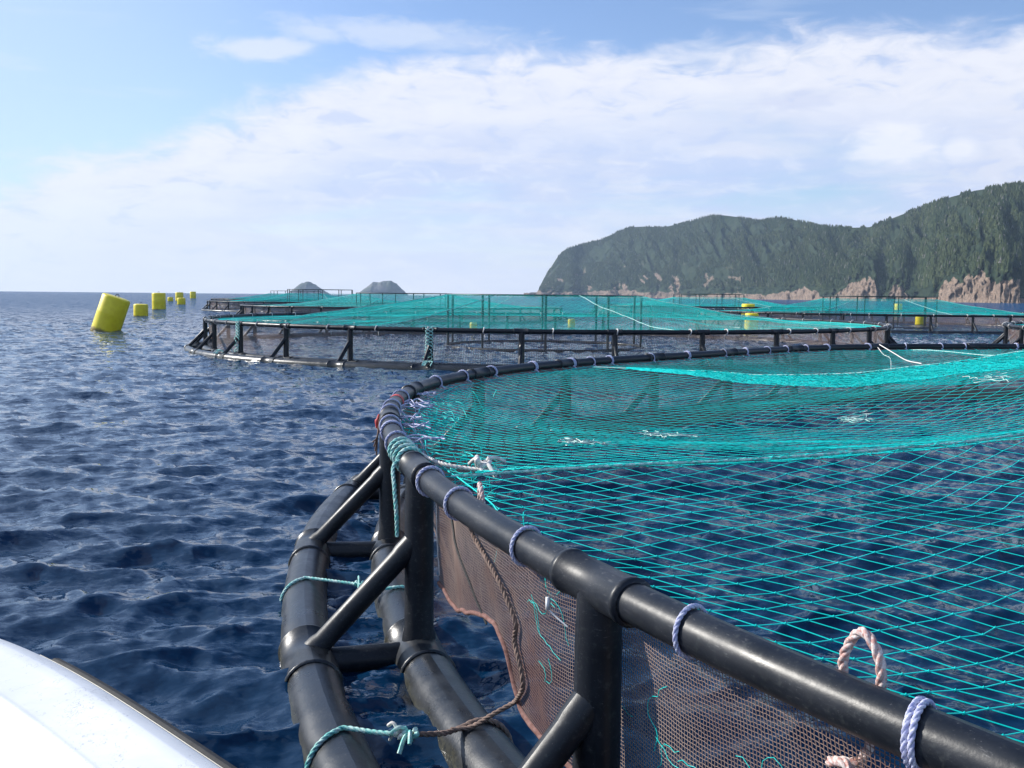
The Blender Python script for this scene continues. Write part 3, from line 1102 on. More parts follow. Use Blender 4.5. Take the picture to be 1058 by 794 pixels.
# the far cages: same net, coarser twine count, shared
labels_net = [
    'turquoise bird net of the second cage, rising to its square-topped frame',
    'turquoise bird net over the cage behind the left half of the second cage',
    'turquoise bird net over the left-row cage beside the yellow buoys',
    'turquoise bird net over the farthest cage of the left row',
    'turquoise bird net sloping from the tall frame under the pink cliffs',
    'turquoise bird net over the far cage right of centre',
    'turquoise bird net over the cage entering at the right edge',
]
P, Q, _n = bird_net_edges(RINGF, 0.155, R_(30), 0.3, 2.12, 0.14, 303, warp=0.06, power=1.6)
far_net_me = edges_tubes(P, Q, 0.0034, M['teal_far'], 'bird_net')
far_edge_me = MB().tube(RINGF.p(np.linspace(0, 2 * pi, 120, endpoint=False), -0.2, 1.05), 0.012, 5, True).mesh('edge_rope', M['teal_far'])
far_rope_me = [MB().tube(rope_line(RINGF, 0.3 + 2 * pi * k / NROPE, 0.3, 2.12, 0.14, 303, 0.2, power=1.6), 0.011, 5).mesh('support_rope', M['rope_teal']) for k in range(NROPE)]


def stand_meshes(hs):
    n_ = 10
    ang = [2 * pi * k / n_ + 0.2 for k in range(n_)]
    d = {}
    top = MB().tube([(STAND_R * cos(a), STAND_R * sin(a), hs) for a in ang], 0.034, 8, True)
    d['top'] = top.mesh('top_ring', M['steel'])
    fl_ = MB().tube([(STAND_R * cos(a), STAND_R * sin(a), 0.02) for a in np.linspace(0, 2 * pi, 60, endpoint=False)], 0.07, 10, True)
    d['float'] = fl_.mesh('float_ring', M['float'])
    mid = MB().tube([(STAND_R * cos(a), STAND_R * sin(a), hs * 0.52) for a in ang], 0.022, 6, True)
    d['mid'] = mid.mesh('middle_rail', M['steel'])
    d['post'] = MB().tube([(0, 0, 0.05), (0, 0, hs)], 0.048, 8).mesh('post', M['steel'])
    d['ang'] = ang
    return d


labels_stand = [
    'dark ten-post frame holding up the net of the second cage',
    'dark ten-post net frame behind the second cage, left of its own frame',
    'dark net frame silhouetted against the left island',
    'farthest dark net frame in the left row',
    'tall dark net frame standing in the right-row cage under the pink cliffs',
    'small distant net frame below the pale scar on the hill',
    'dark net frame of the cage entering at the right edge',
    'dark net frame in the middle of the nearest cage',
]


def add_stand(x, y, rz, hs, label):
    s_ = link('net_frame', None, None, (x, y, 0), rz)
    tag(s_, label, 'net frame', 'floating bird net frames')
    d = stand_meshes(hs)
    link('top_ring', d['top'], s_)
    link('float_ring', d['float'], s_)
    for a in d['ang']:
        link('post', d['post'], s_, (STAND_R * cos(a), STAND_R * sin(a), 0))
    return s_


for k, (x, y, rz, hs, lab) in enumerate(FAR):
    sy = -2.0 if k == 0 else 0.0
    o = link('bird_net', far_net_me, None, (x, y, 0), rz)
    o.scale = (1, 1, 1)
    tag(o, labels_net[k], 'net', 'turquoise bird nets')
    link('edge_rope', far_edge_me, o)
    for m_ in far_rope_me:
        link('support_rope', m_, o)
    add_stand(x, y, rz + 0.1, 2.12 if k < 1 else hs, labels_stand[k])
add_stand(NEAR_C[0], NEAR_C[1], 0.3, 2.08, labels_stand[7])


# ------------------------------------------------------------------ side nets
def side_sheet(ring, a0, a1, n_, inward, mat, name='side_net', bottom=-0.25):
    A_ = np.linspace(a0, a1, n_)
    rows = [(0.0, 1.06), (0.25, 0.80), (0.5, 0.50), (0.75, 0.2), (1.0, bottom)]
    Vv, UV = [], []
    for a in A_:
        bl = 0.05 * math.sin(a * 39) + 0.05 * math.sin(a * 23 + 1)
        for (t, z) in rows:
            dr = -0.09 - inward * t ** 1.3 - bl * sin(pi * t) * 0.6
            Vv.append(ring.p(np.float64(a), dr, z))
            UV.append((a * ring.R, t * 1.4))
    Vv = np.array(Vv)
    nr_ = len(rows)
    i_ = np.arange(n_ - 1)[:, None]
    j_ = np.arange(nr_ - 1)[None]
    F_ = np.stack([i_ * nr_ + j_, (i_ + 1) * nr_ + j_, (i_ + 1) * nr_ + j_ + 1, i_ * nr_ + j_ + 1], -1).reshape(-1, 4)
    return mesh_np(name, Vv, F_, mat, uv=np.array(UV))


M['sheet_near'] = net_sheet_material('brown_knitted_net', (0.26, 0.15, 0.125), (0.33, 0.26, 0.23), 0.75, 0.018)
M['sheet_far'] = net_sheet_material('grey_knitted_net', (0.26, 0.17, 0.15), (0.34, 0.29, 0.27), 0.42, 0.05)
sn_labels = [
    'grey-brown side net hanging below the rail of the second cage',
    'side net of the cage behind the left half of the second cage',
    'side net of the left-row cage beside the yellow buoys',
    'side net of the farthest left-row cage',
    'side net of the right-row cage under the pink cliffs',
    'side net of the far cage right of centre',
    'side net of the cage entering at the right edge',
]
far_sheet_me = side_sheet(RINGF, 0, 2 * pi, 200, 0.30, M['sheet_far'])
for k, (x, y, rz, hs, lab) in enumerate(FAR):
    o = link('side_net', far_sheet_me, None, (x, y, 0), rz)
    tag(o, sn_labels[k], 'net', 'side nets of the cages')
o = link('side_net', side_sheet(RINGN, R_(-125), R_(190), 420, 0.42, M['sheet_near']), None, (NEAR_C[0], NEAR_C[1], 0))
tag(o, 'brown side net hanging inside the far rim of the nearest cage', 'net', 'side nets of the cages')

# the piece of side net next to the camera: every yarn modelled
A0, A1 = R_(195.5), R_(221)
CELL = 0.0145
RM = 12.4
nu = int((A1 - A0) * RM / CELL)
ang = np.linspace(A0, A1, nu + 1)
bot = np.interp(np.degrees(ang), [195.5, 196.5, 197.5, 199, 200.3, 200.9, 201.3, 201.9, 203, 204, 205.5, 207, 221], [0.47, 0.43, 0.455, 0.53, 0.56, 0.49, 0.35, 0.27, 0.26, 0.28, 0.2, 0.0, -0.2])
bot = bot + 0.018 * (fbm(np.degrees(ang) * 2.2, np.zeros_like(ang), 611, 3) - 0.5) * 2
NVm = 84
vv = np.arange(NVm + 1)
AN, VVm = np.meshgrid(ang, vv, indexing='ij')
dep = VVm * CELL * 1.02
top_sag = 1.045 - 0.018 * (1 - np.cos((AN - R_(205.7)) * 2 * pi / R_(4.4))) / 2
zm = top_sag - dep
bb = bot[:, None]
over_b = zm < bb
tt = dep / 1.2
pz = (np.abs(((AN - R_(205.7) + R_(4.6)) % R_(9.2308)) - R_(4.6)) / R_(1.2)) ** 2
drm = -0.045 - 0.045 * np.exp(-pz) - 0.030 * np.sin(np.clip(tt, 0, 1) * pi * 0.9) - 0.03 * np.sin(AN * 40) * np.clip(tt * 2, 0, 1) - 0.06 * tt
drm = drm + 0.05 * (fbm(AN * 12.4 * 1.6, VVm * CELL * 2.0, 401, 4) - 0.5)
zj = zm + RNG.normal(0, 0.0011, zm.shape)
anj = AN + RNG.normal(0, 0.0011, zm.shape) / 12.4
P3 = np.stack([(RINGN.R + drm) * np.cos(anj), (RINGN.R + drm) * np.sin(anj), zj], -1)
ins = ~over_b
Ps, Qs = [], []
for s0, s1 in (((slice(None, -1), slice(None)), (slice(1, None), slice(None))), ((slice(None), slice(None, -1)), (slice(None), slice(1, None)))):
    ok = ins[s0] & ins[s1]
    Ps.append(P3[s0][ok])
    Qs.append(P3[s1][ok])
P, Q = np.vstack(Ps), np.vstack(Qs)
sn = link('side_net', edges_tubes(P, Q, 0.00165, M['brown'], 'side_net'), None, (NEAR_C[0], NEAR_C[1], 0))
tag(sn, 'fine brown meshed side net under the closest stretch of rail, its hem lifted', 'net', 'side nets of the cages')


def panel_pt(adeg, z, extra=0.0):
    a = R_(adeg)
    i_ = int(np.clip(np.searchsorted(ang, a), 0, nu))
    j_ = int(np.clip((1.045 - z) / (CELL * 1.02), 0, NVm))
    d = drm[i_, j_] + extra
    return np.array([(RINGN.R + d) * cos(a), (RINGN.R + d) * sin(a), z])


hem = [panel_pt(math.degrees(a), max(b, -0.1), 0.004) for a, b in zip(ang[::3], bot[::3])]
link('hem_rope', MB().tube(hem, 0.012, 8).mesh('hem_rope', M['rope_red']), sn)
head = [panel_pt(math.degrees(a), 1.03, 0.003) for a in ang[::4]]
link('head_rope', MB().tube(head, 0.006, 6).mesh('head_rope', M['rope_red']), sn)
seam = [panel_pt(196.6 + 3.0 * t, 1.02 - 0.50 * t, 0.006) for t in np.linspace(0, 1, 12)]
link('seam_cord', MB().tube(seam, 0.006, 6).mesh('seam_cord', M['rubber']), sn)
link('selvedge', MB().tube([panel_pt(195.55, z, 0.002) for z in np.linspace(1.03, 0.52, 10)], 0.004, 6).mesh('selvedge', M['rope_white']), sn)
# stray turquoise twine laced into the panel
tw_ = MB()
for k in range(24):
    a = random.uniform(203, 213)
    z = random.uniform(0.45, 1.0)
    pts = [panel_pt(a, z, 0.006)]
    th = random.uniform(0, 6.28)
    for s in range(random.randint(4, 12)):
        th += random.uniform(-0.9, 0.9)
        a += cos(th) * 0.03 / 12.4 * 57.3
        z = min(1.02, z + sin(th) * 0.03)
        pts.append(panel_pt(a, z, 0.006))
    tw_.tube(pts, 0.0012, 4, caps=False)
o = link('laced_twine', tw_.mesh('laced_twine', M['teal']), sn)
o['kind'] = 'stuff'


# ------------------------------------------------------------------ ropes on the nearest cage
def on_rail(adeg, th, r, da=0.0):
    """point on the rail's skin: th = 0 top, grows towards the outside; local to the cage"""
    a = R_(adeg) + da
    rr_ = float(RINGN.r(np.float64(a)))
    return np.array([(rr_ + r * sin(th)) * cos(a), (rr_ + r * sin(th)) * sin(a), RAIL_H + r * cos(th)])


def loop_mesh(ring_deg, turns, lean, rad, mat, r_extra=0.0):
    R0 = RAIL_R + rad + 0.001 + r_extra
    n_ = int(28 * turns)
    pts = []
    for s in range(n_ + 1):
        t = s / n_
        th = -1.9 + 2 * pi * turns * t
        # wobble plus a slow walk along the rail
        along = (t - 0.5) * turns * rad * 2.3 + lean * sin(th) * 0.9
        pts.append(on_rail(ring_deg, th, R0, along / 12.48))
    # tail drawn inward to the net
    pts.append(on_rail(ring_deg, -1.9, R0 + 0.05, (0.5 * turns * rad * 2.3) / 12.48) + np.array([0, 0, -0.02]))
    if ring_deg > 186:
        return laid(MB(), pts, rad * 1.05).mesh('rope_lashing', mat)
    return MB().tube(np.array(pts), rad, 8).mesh('rope_lashing', mat)


specific = [(214.8, 2, 0.02), (212.0, 2, 0.022), (208.3, 1, 0.018), (203.2, 1, 0.020), (199.2, 1, 0.020), (196.5, 1, 0.012), (190.0, 1, 0.02), (187.4, 2, 0.015), (185.8, 1, 0.02), (182.3, 1, 0.02), (180.4, 1, 0.01), (176.5, 1, 0.02)]
rest = list(np.cumsum([218] + [random.uniform(2.2, 5.6) for _ in range(80)]))
for (a, tn, ln) in specific:
    o = link('rope_lashing', loop_mesh(a, tn, ln, 0.0078 if a > 199 else 0.009, M['rope_lilac']), near_cage)
for a in rest:
    if a < 236 or a > 424:
        link('rope_lashing', loop_mesh(a, random.choice([1, 1, 2, 3]), random.uniform(-0.03, 0.03), 0.010, M['rope_lilac']), near_cage)

# lashings on the second cage: light wraps seen as pale ticks
tick = MB()
th = np.linspace(0, 2 * pi, 15)[:-1]
tick.tube([(0.085 * cos(t), 0.012 * sin(2 * t), RAIL_H + 0.085 * sin(t)) for t in th], 0.018, 6, True)
tick.tube([(-0.09, 0, RAIL_H), (-0.10, 0.01, RAIL_H - 0.22)], 0.011, 5)
tick_me = tick.mesh('rope_lashing', M['rope_white'])
for c_i, cg in enumerate(far_cages):
    if c_i in (0, 4, 6):
        for k in range(48):
            a = 2 * pi * (k + random.uniform(-0.2, 0.2)) / 48
            p = RINGF.p(np.float64(a))
            link('rope_lashing', tick_me, cg, tuple(p), a)


def rope(name, pts, r, mat, label, cat='rope', group=None, local=True, n_=7, sides=8, parent=None):
    pts = smooth_path(pts, n_)
    o = link(name, laid(MB(), pts, r * 1.08).mesh(name, mat), parent, (NEAR_C[0], NEAR_C[1], 0) if local and not parent else (0, 0, 0))
    if label:
        tag(o, label, cat, group)
    return o


def ring_pt(adeg, dr, z):
    return RINGN.p(np.float64(R_(adeg)), dr, z)


def float_loop(adeg, dr0, th0, th1, n_=10, r=FLOAT_R + 0.010, lean=0.0):
    out = []
    for t in np.linspace(th0, th1, n_):
        a = R_(adeg) + lean * sin(t) / 12.48
        rr_ = float(RINGN.r(np.float64(a))) + dr0
        out.append(np.array([(rr_ + r * sin(t)) * cos(a), (rr_ + r * sin(t)) * sin(a), FLOAT_Z + r * cos(t)]))
    return out


def knot(cx, r, rad, mat, seed, name, parent, tails=2):
    rnd = random.Random(seed)
    pts = []
    for k in range(9):
        t = k / 9 * 2 * pi * 2
        pts.append(np.array(cx) + np.array([cos(t) * r * rnd.uniform(0.5, 1.1), sin(t * 1.5) * r * rnd.uniform(0.5, 1.2), cos(t * 2.5) * r * 0.7]))
    mb = MB().tube(smooth_path(pts, 6), rad, 8)
    for k in range(tails):
        a = rnd.uniform(0, 6.28)
        e = np.array(cx) + np.array([cos(a) * r * 2.6, sin(a) * r * 2.6, rnd.uniform(-0.06, 0.03)])
        mb.tube(smooth_path([cx, (np.array(cx) + e) / 2 + np.array([0, 0, 0.03]), e], 5), rad * 0.9, 6)
    o = link(name, mb.mesh(name, mat), parent)
    return o


# rope tying the two floats together, close (with a big knot) and again beyond the next stanchion
p_out = float_loop(200.2, RING_GAP, 2.4, -0.2, 12, lean=0.06)
kc = ring_pt(201.0, 0.34, 0.17)
p_in = [ring_pt(200.9, 0.17, 0.14)] + float_loop(200.7, 0.0, 0.5, -1.9, 8)
r1 = rope('float_tie_rope', p_out + [ring_pt(200.6, 0.46, 0.155), kc], 0.011, M['rope_teal'], 'pale teal rope with a big knot across the floats below the nearest cross pipe', 'rope', 'ropes tying the float pipes')
rope('knotted_end', [kc, ring_pt(201.0, 0.25, 0.155)] + p_in, 0.012, M['rope_brown'], None, parent=r1)
knot(kc, 0.034, 0.011, M['rope_teal'], 3, 'knot', r1, 3)
knot(kc + np.array([-0.05, 0.0, 0.0]), 0.025, 0.009, M['rope_white'], 8, 'knot', r1, 2)
p_out = float_loop(189.4, RING_GAP, 2.4, -0.2, 12, lean=0.05)
kc = ring_pt(190.3, 0.26, 0.155)
r2 = rope('float_tie_rope', p_out + [kc, ring_pt(190.6, 0.12, 0.14)] + float_loop(190.7, 0.0, 0.2, -1.6, 6), 0.010, M['rope_teal'], 'thin pale teal rope across the floats behind the diagonal brace', 'rope', 'ropes tying the float pipes')
knot(kc, 0.030, 0.009, M['rope_teal'], 5, 'knot', r2, 3)

# rope coiled several turns round the rail above the second stanchion, one end hanging down the post
pts = []
for s in range(110):
    t = s / 109
    th = -1.6 + 2 * pi * 4 * t
    pts.append(on_rail(193.6 - 2.6 * t, th, RAIL_R + 0.012, 0.012 * sin(th) / 12.48 * 3))
pts = pts[::-1]
coil = link('coiled_rope', laid(MB(), pts, 0.0125).mesh('coiled_rope', M['rope_teal']), None, (NEAR_C[0], NEAR_C[1], 0))
tag(coil, 'white and teal rope coiled round the rail above the second stanchion', 'rope')
tail = [on_rail(193.6, -1.6 + 2 * pi, RAIL_R + 0.012), on_rail(193.8, 1.5, RAIL_R + 0.03), ring_pt(194.3, 0.12, 0.98), ring_pt(194.5, 0.115, 0.85), ring_pt(194.5, 0.11, 0.70)]
rope('hanging_end', tail, 0.0115, M['rope_teal'], None, parent=coil)
inn = [on_rail(191.1, -1.6, RAIL_R + 0.012), ring_pt(193.2, -0.18, 1.08), ring_pt(193.8, -0.34, 1.06), ring_pt(194.4, -0.5, 1.06)]
rope('inner_end', inn, 0.0115, M['rope_white'], None, parent=coil)
knot(ring_pt(193.9, -0.42, 1.09), 0.06, 0.014, M['rope_white'], 12, 'knot', coil, 3)

# twisted rope eye standing up behind the rail, its other end below
base_a = 210.85
e = [ring_pt(base_a - 0.2, -0.10, 0.98), ring_pt(base_a - 0.22, -0.10, 1.05), ring_pt(base_a - 0.24, -0.09, 1.17), ring_pt(base_a + 0.02, -0.09, 1.255), ring_pt(base_a + 0.30, -0.09, 1.18), ring_pt(base_a + 0.2, -0.10, 1.0), ring_pt(base_a + 0.1, -0.07, 0.90)]
eye = rope('rope_eye', e, 0.0125, M['rope_pink'], 'pinkish twisted rope eye standing up behind the rail at lower right', n_=9)
rope('lower_end', [ring_pt(base_a + 0.1, -0.07, 0.92), ring_pt(base_a - 0.15, -0.03, 0.91), ring_pt(base_a + 0.15, -0.02, 0.93), ring_pt(base_a + 0.3, -0.02, 0.86), ring_pt(base_a + 0.25, -0.03, 0.72)], 0.0125, M['rope_pink'], None, parent=eye)

# white rope end standing above the rail near the coil
e = [ring_pt(199.6, -0.10, 0.95), ring_pt(199.5, -0.10, 1.10), ring_pt(199.2, -0.11, 1.17), ring_pt(198.8, -0.13, 1.16), ring_pt(198.8, -0.14, 1.0)]
rope('rope_eye', e, 0.012, M['rope_pink'], 'small twisted rope eye above the rail where the brown rope starts')

# old brown rope hanging down the face of the side net
path = [(199.5, 1.03), (199.7, 0.96), (200.6, 0.90), (201.3, 0.84), (201.7, 0.77), (202.0, 0.69), (201.8, 0.60), (202.1, 0.51), (202.2, 0.43), (201.8, 0.34), (201.4, 0.28)]
pts = [panel_pt(a, z, 0.02) for a, z in path] + [ring_pt(201.2, -0.02, 0.22), ring_pt(200.9, 0.05, 0.15), ring_pt(200.8, 0.14, 0.14)]
rope('hanging_rope', pts, 0.0105, M['rope_brown'], 'old brown rope snaking down the brown side net to the float', n_=8)

# bundles of lilac cord pulling the net edge to the rail at the left bend
for k, a in enumerate([173.9, 177.6, 179.2, 182.9, 185.2, 188.9]):
    mb = MB()
    for q_i in range(3):
        w_ = [ring_pt(a + random.uniform(-0.4, 0.4) * (1 + t_i * 0.3), -0.06 - (0.05 + 0.012 * (k % 3)) * t_i + random.uniform(-0.01, 0.01), 1.09 + 0.012 * math.sin(t_i * 2.4 + q_i * 2) + random.uniform(-0.015, 0.015)) for t_i in range(5)]
        mb.tube(smooth_path(w_, 4), 0.0065, 6)
    mb.tube(smooth_path([ring_pt(a, -0.18, 1.10), ring_pt(a + 0.15, -0.20, 1.02), ring_pt(a + 0.2, -0.19, 0.90), ring_pt(a + 0.25, -0.22, 0.80 - 0.05 * (k % 3))], 4), 0.006, 5)
    link('net_tie', mb.mesh('net_tie', M['rope_lilac']), near_cage)
# loose turquoise twine trailing from the net edge there
lt = MB()
for k in range(60):
    a = random.uniform(168, 199)
    d0 = random.uniform(-0.55, -0.12)
    pts = [ring_pt(a, d0, 1.03)]
    th = random.uniform(0, 6.28)
    for s_i in range(6):
        th += random.uniform(-1, 1)
        a += cos(th) * 0.06 / 12.4 * 57.3
        d0 = min(-0.10, d0 + sin(th) * 0.06)
        pts.append(ring_pt(a, d0, 1.03 - 0.035 * s_i * random.random() - (0.05 * s_i if k % 4 == 0 else 0)))
    lt.tube(smooth_path(pts, 3), 0.0032, 4, caps=False)
o = link('loose_twine', lt.mesh('loose_twine', M['teal']), net)
o['kind'] = 'stuff'

# red tape round the rail at the far left bend, and a red tag below it
t1 = link('red_tape', MB().tube(np.array([on_rail(178.2 + d, 0, 0) - np.array([0, 0, 0]) for d in (-0.28, -0.14, 0, 0.14, 0.28)]), RAIL_R + 0.004, 24).mesh('red_tape', M['red']), None, (NEAR_C[0], NEAR_C[1], 0))
tag(t1, 'band of red tape round the black rail at its far left bend', 'tape')
t2 = link('red_tag', MB().tube(smooth_path([ring_pt(182.9, 0.085, 1.11), ring_pt(182.9, 0.10, 1.06), ring_pt(182.8, 0.095, 1.0), ring_pt(182.8, 0.09, 0.95)], 4), [0.012] * 4 + [0.024] * 5 + [0.012] * 4, 8).mesh('red_tag', M['red']), None, (NEAR_C[0], NEAR_C[1], 0))
tag(t2, 'small red tag hanging outside the rail at the left bend', 'tag')
ragged = MB()
for k in range(4):
    ragged.tube(smooth_path([on_rail(183.3 + 0.12 * k, 1.4, RAIL_R + 0.01), ring_pt(183.3 + 0.1 * k, 0.10, 0.95), ring_pt(183.2 + 0.15 * k, 0.11 + 0.01 * k, 0.78 + 0.04 * k)], 4), 0.007, 5)
o = link('frayed_rope', ragged.mesh('frayed_rope', M['rope_brown']), None, (NEAR_C[0], NEAR_C[1], 0))
tag(o, 'frayed grey-brown rope ends hanging off the rail at the left bend', 'rope')

# cable tie on the first stanchion
p = ring_pt(204.9, 0.086, 0.985)
ct = MB().box(tuple(p), (0.014, 0.014, 0.045), 0.4).tube([p + np.array([0, 0, -0.02]), p + np.array([0.03, -0.02, -0.045]), p + np.array([0.07, -0.05, -0.07])], 0.003, 5)
o = link('cable_tie', ct.mesh('cable_tie', M['white_plastic']), None, (NEAR_C[0], NEAR_C[1], 0))
tag(o, 'small white cable tie at the top of the nearest stanchion', 'cable tie')

# mooring line from the second cage down to the nearest net, with a loose end
def world_rope(name, pts, r, mat, label, cat='rope'):
    o = link(name, MB().tube(smooth_path(pts, 8), r, 7).mesh(name, mat))
    tag(o, label, cat)
    return o


world_rope('white_line', [(7.65, 20.75, 1.16), (7.3, 19.0, 1.07), (6.9, 17.4, 1.04), (6.55, 15.9, 1.08)], 0.010, M['rope_white'], 'white line running from the far rail onto the nearest net')
world_rope('loose_line', [(7.6, 20.7, 1.10), (7.5, 20.1, 0.99), (7.45, 19.6, 0.94), (7.4, 19.4, 0.72)], 0.009, M['rope_white'], 'loose white rope end drooping from the far rail')


# ropes hung down two stanchions of the second cage
for adeg, lab in ((-139.45, 'pale teal rope hanging down a left-hand stanchion of the second cage'), (-105.7, 'thick pale teal rope wound down a front stanchion of the second cage')):
    a = R_(adeg)
    mb = MB()
    for q_i in range(3):
        pts = []
        for t_i in range(26):
            t = t_i / 25
            th = 2 * pi * (3.3 * t + q_i / 3)
            out = 0.10 + 0.45 * max(0.0, t - 0.45) * (1 if q_i == 0 else 0.25)
            pts.append(((13.5 + out + 0.03 * cos(th)) * cos(a) - 0.115 * sin(th) * sin(a), (13.5 + out + 0.03 * cos(th)) * sin(a) + 0.115 * sin(th) * cos(a), 1.19 - 1.02 * t))
        mb.tube(pts, 0.016, 5)
    for q_i in range(5):
        b_ = a + random.uniform(-0.03, 0.03)
        mb.tube(smooth_path([(14.1 * cos(a), 14.1 * sin(a), 0.17), (14.15 * cos(b_), 14.15 * sin(b_), 0.24), (14.3 * cos(b_), 14.3 * sin(b_), 0.12)], 4), 0.014, 5)
    o = link('draped_rope', mb.mesh('draped_rope', M['rope_teal']), None, (FAR[0][0], FAR[0][1], 0))
    tag(o, lab, 'rope')


# pale tangles of feather and twine lying on the near net
def tangle(x, y, length, seed, label):
    rnd = random.Random(seed)
    lx, ly = x - NEAR_C[0], y - NEAR_C[1]
    mb = MB()
    for k in range(11):
        pts_ = []
        th = rnd.uniform(-0.6, 0.6)
        cx, cy = lx + rnd.uniform(-0.1, 0.1), ly + rnd.uniform(-0.1, 0.1)
        for s in range(7):
            rr0, a0 = math.hypot(cx, cy), math.atan2(cy, cx)
            z = float(net_height(np.float64(rr0), np.float64(a0), float(RINGN.r(np.float64(a0))) - 0.2, ROPE0, 2.1, 0.34, 101)) + 0.012 + rnd.uniform(0, 0.02)
            pts_.append((cx, cy, z))
            th += rnd.uniform(-0.9, 0.9)
            cx += cos(th) * length / 7
            cy += sin(th) * length / 7
        mb.tube(smooth_path(pts_, 3), 0.0038, 5)
    o = link('twine_tangle', mb.mesh('twine_tangle', M['pale_twine']), None, (NEAR_C[0], NEAR_C[1], 0))
    tag(o, label, 'twine tangle', 'pale tangles caught on the near net')


tangle(1.25, 9.2, 0.5, 1, 'longest pale twine tangle, left of the middle of the near net')
tangle(0.45, 7.7, 0.4, 2, 'pale tangle nearest to the coiled rope on the near net')
tangle(3.3, 10.0, 0.4, 3, 'short pale tangle in the middle of the near net')
tangle(5.0, 10.6, 0.4, 4, 'pale tangle toward the right side of the near net')


# ------------------------------------------------------------------ yellow mooring buoys
def buoy_material():
    m_, t, p = material('yellow_buoy_plastic')
    tc = t.node('ShaderNodeTexCoord').outputs['Object']
    n = t.noise(tc, 3.0, 6, 0.6)
    z = t.xyz(tc)[2]
    col = t.mix(t.mr(n, 0.3, 0.7), (0.82, 0.64, 0.008), (0.92, 0.76, 0.02))
    stain = t.mr(t.m('ADD', z, t.m('MULTIPLY', n, 0.25)), 0.28, 0.10)
    col = t.mix(t.m('MULTIPLY', stain, 0.85), col, (0.13, 0.075, 0.012))
    t.put(p.inputs['Base Color'], col)
    p.inputs['Roughness'].default_value = 0.42
    return m_


M['yellow'] = buoy_material()


def buoy_mesh(r, h):
    zs = [-0.5, -0.5, 0.0, h * 0.5 - 0.02, h * 0.5, h * 0.5 + 0.02, h - 0.10, h - 0.04, h - 0.01, h, h]
    rs_ = [0.01, r, r, r, r * 1.004, r, r, r * 0.975, r * 0.92, r * 0.85, 0.01]
    return MB().tube([(0, 0, z + 1e-4 * k) for k, z in enumerate(zs)], rs_, 32, caps=False).mesh('body', M['yellow'])


def buoy(x, y, r, h, tilt, tilt_dir, label):
    b = link('mooring_buoy', None, None, (x, y, 0.0))
    tag(b, label, 'buoy', 'yellow mooring buoys')
    b.rotation_euler = (tilt * cos(tilt_dir), tilt * sin(tilt_dir), 0.3)
    link('body', buoy_mesh(r, h), b)
    e = MB().tube([(0.09 * cos(t) , 0, h + 0.06 + 0.09 * sin(t)) for t in np.linspace(-0.6, pi + 0.6, 10)], 0.02, 6)
    link('lifting_eye', e.mesh('lifting_eye', M['steel']), b)
    return b


buoy(-21.9, 53.6, 0.74, 1.92, R_(19), R_(84), 'largest yellow buoy, leaning to the right at far left')
buoy(-32.2, 86.4, 0.60, 1.05, R_(3), 0.6, 'short yellow drum buoy just right of the largest leaning one')
buoy(-42.9, 121.1, 0.80, 2.0, R_(1), 0.0, 'tall upright yellow buoy, third from the left')
buoy(-79.5, 232.0, 0.62, 0.95, 0.02, 0.0, 'tiny yellow buoy between the tall upright one and the overlapping pair')
buoy(-83.4, 250.0, 0.95, 2.1, 0.02, 0.0, 'far yellow buoy partly hidden behind a shorter one')
buoy(-56.7, 170.9, 0.68, 1.15, 0.04, 0.0, 'short yellow buoy standing in front of a far taller one')
buoy(-112.0, 350.0, 1.0, 2.4, 0.02, 0.0, 'farthest yellow buoy, nearest to the left row of cages')
buoy(25.9, 110.0, 0.72, 1.45, 0.05, 0.0, 'yellow buoy in open water below the hill, right of the far net frame')
buoy(14.9, 62.3, 0.42, 1.15, 0.04, 0.0, 'yellow buoy seen through the right end of the second net')
buoy(68.1, 176.5, 0.66, 1.35, 0.02, 0.0, 'upper yellow buoy seen through the tall frame at right')
buoy(34.0, 83.2, 0.42, 0.85, 0.05, 0.0, 'lower yellow buoy at the right posts of the tall frame')
buoy(-2.3, 58.5, 0.22, 0.5, 0.0, 0.0, 'small yellow buoy seen through the left part of the second net')
buoy(3.9, 66.0, 0.24, 0.6, 0.0, 0.0, 'small yellow buoy seen through the middle of the second net')


# ------------------------------------------------------------------ the boat we look from
def boat_paint():
    m_, t, p = material('white_boat_paint')
    tc = t.node('ShaderNodeTexCoord').outputs['Object']
    n = t.noise(tc, 2.0, 6, 0.6)
    col = t.mix(t.mr(n, 0.3, 0.7), (0.72, 0.73, 0.74), (0.80, 0.80, 0.80))
    vor = t.node('ShaderNodeTexVoronoi', feature='DISTANCE_TO_EDGE')
    t.put(vor.inputs['Vector'], t.vm('ADD', tc, t.vm('SCALE', t.noise(tc, 9.0, 4, 0.6, out=1), scale=0.35)))
    vor.inputs['Scale'].default_value = 7.0
    crack = t.m('MULTIPLY', t.mr(vor.outputs['Distance'], 0.012, 0.0), t.mr(t.noise(tc, 5.5, 3, 0.6), 0.53, 0.60))
    col = t.mix(t.m('MULTIPLY', crack, 0.8), col, (0.16, 0.16, 0.20))
    sc = t.m('MULTIPLY', t.mr(t.noise(tc, 55.0, 5, 0.7), 0.60, 0.68), t.mr(n, 0.40, 0.55))
    col = t.mix(t.m('MULTIPLY', sc, 0.55), col, (0.30, 0.30, 0.33))
    grub = t.noise(tc, 1.1, 7, 0.7, 1.0)
    col = t.mix(t.mr(grub, 0.48, 0.70, 0.0, 0.40), col, (0.50, 0.51, 0.53))
    t.put(p.inputs['Base Color'], col)
    p.inputs['Roughness'].default_value = 0.35
    b = t.node('ShaderNodeBump')
    b.inputs['Strength'].default_value = 0.15
    b.inputs['Distance'].default_value = 0.01
    t.put(b.inputs['Height'], n)
    t.put(p.inputs['Normal'], b.outputs[0])
    return m_


M['boat'] = boat_paint()
M['trim'] = simple('grey_trim', (0.045, 0.045, 0.036), (0.09, 0.088, 0.07), 0.5, 20)
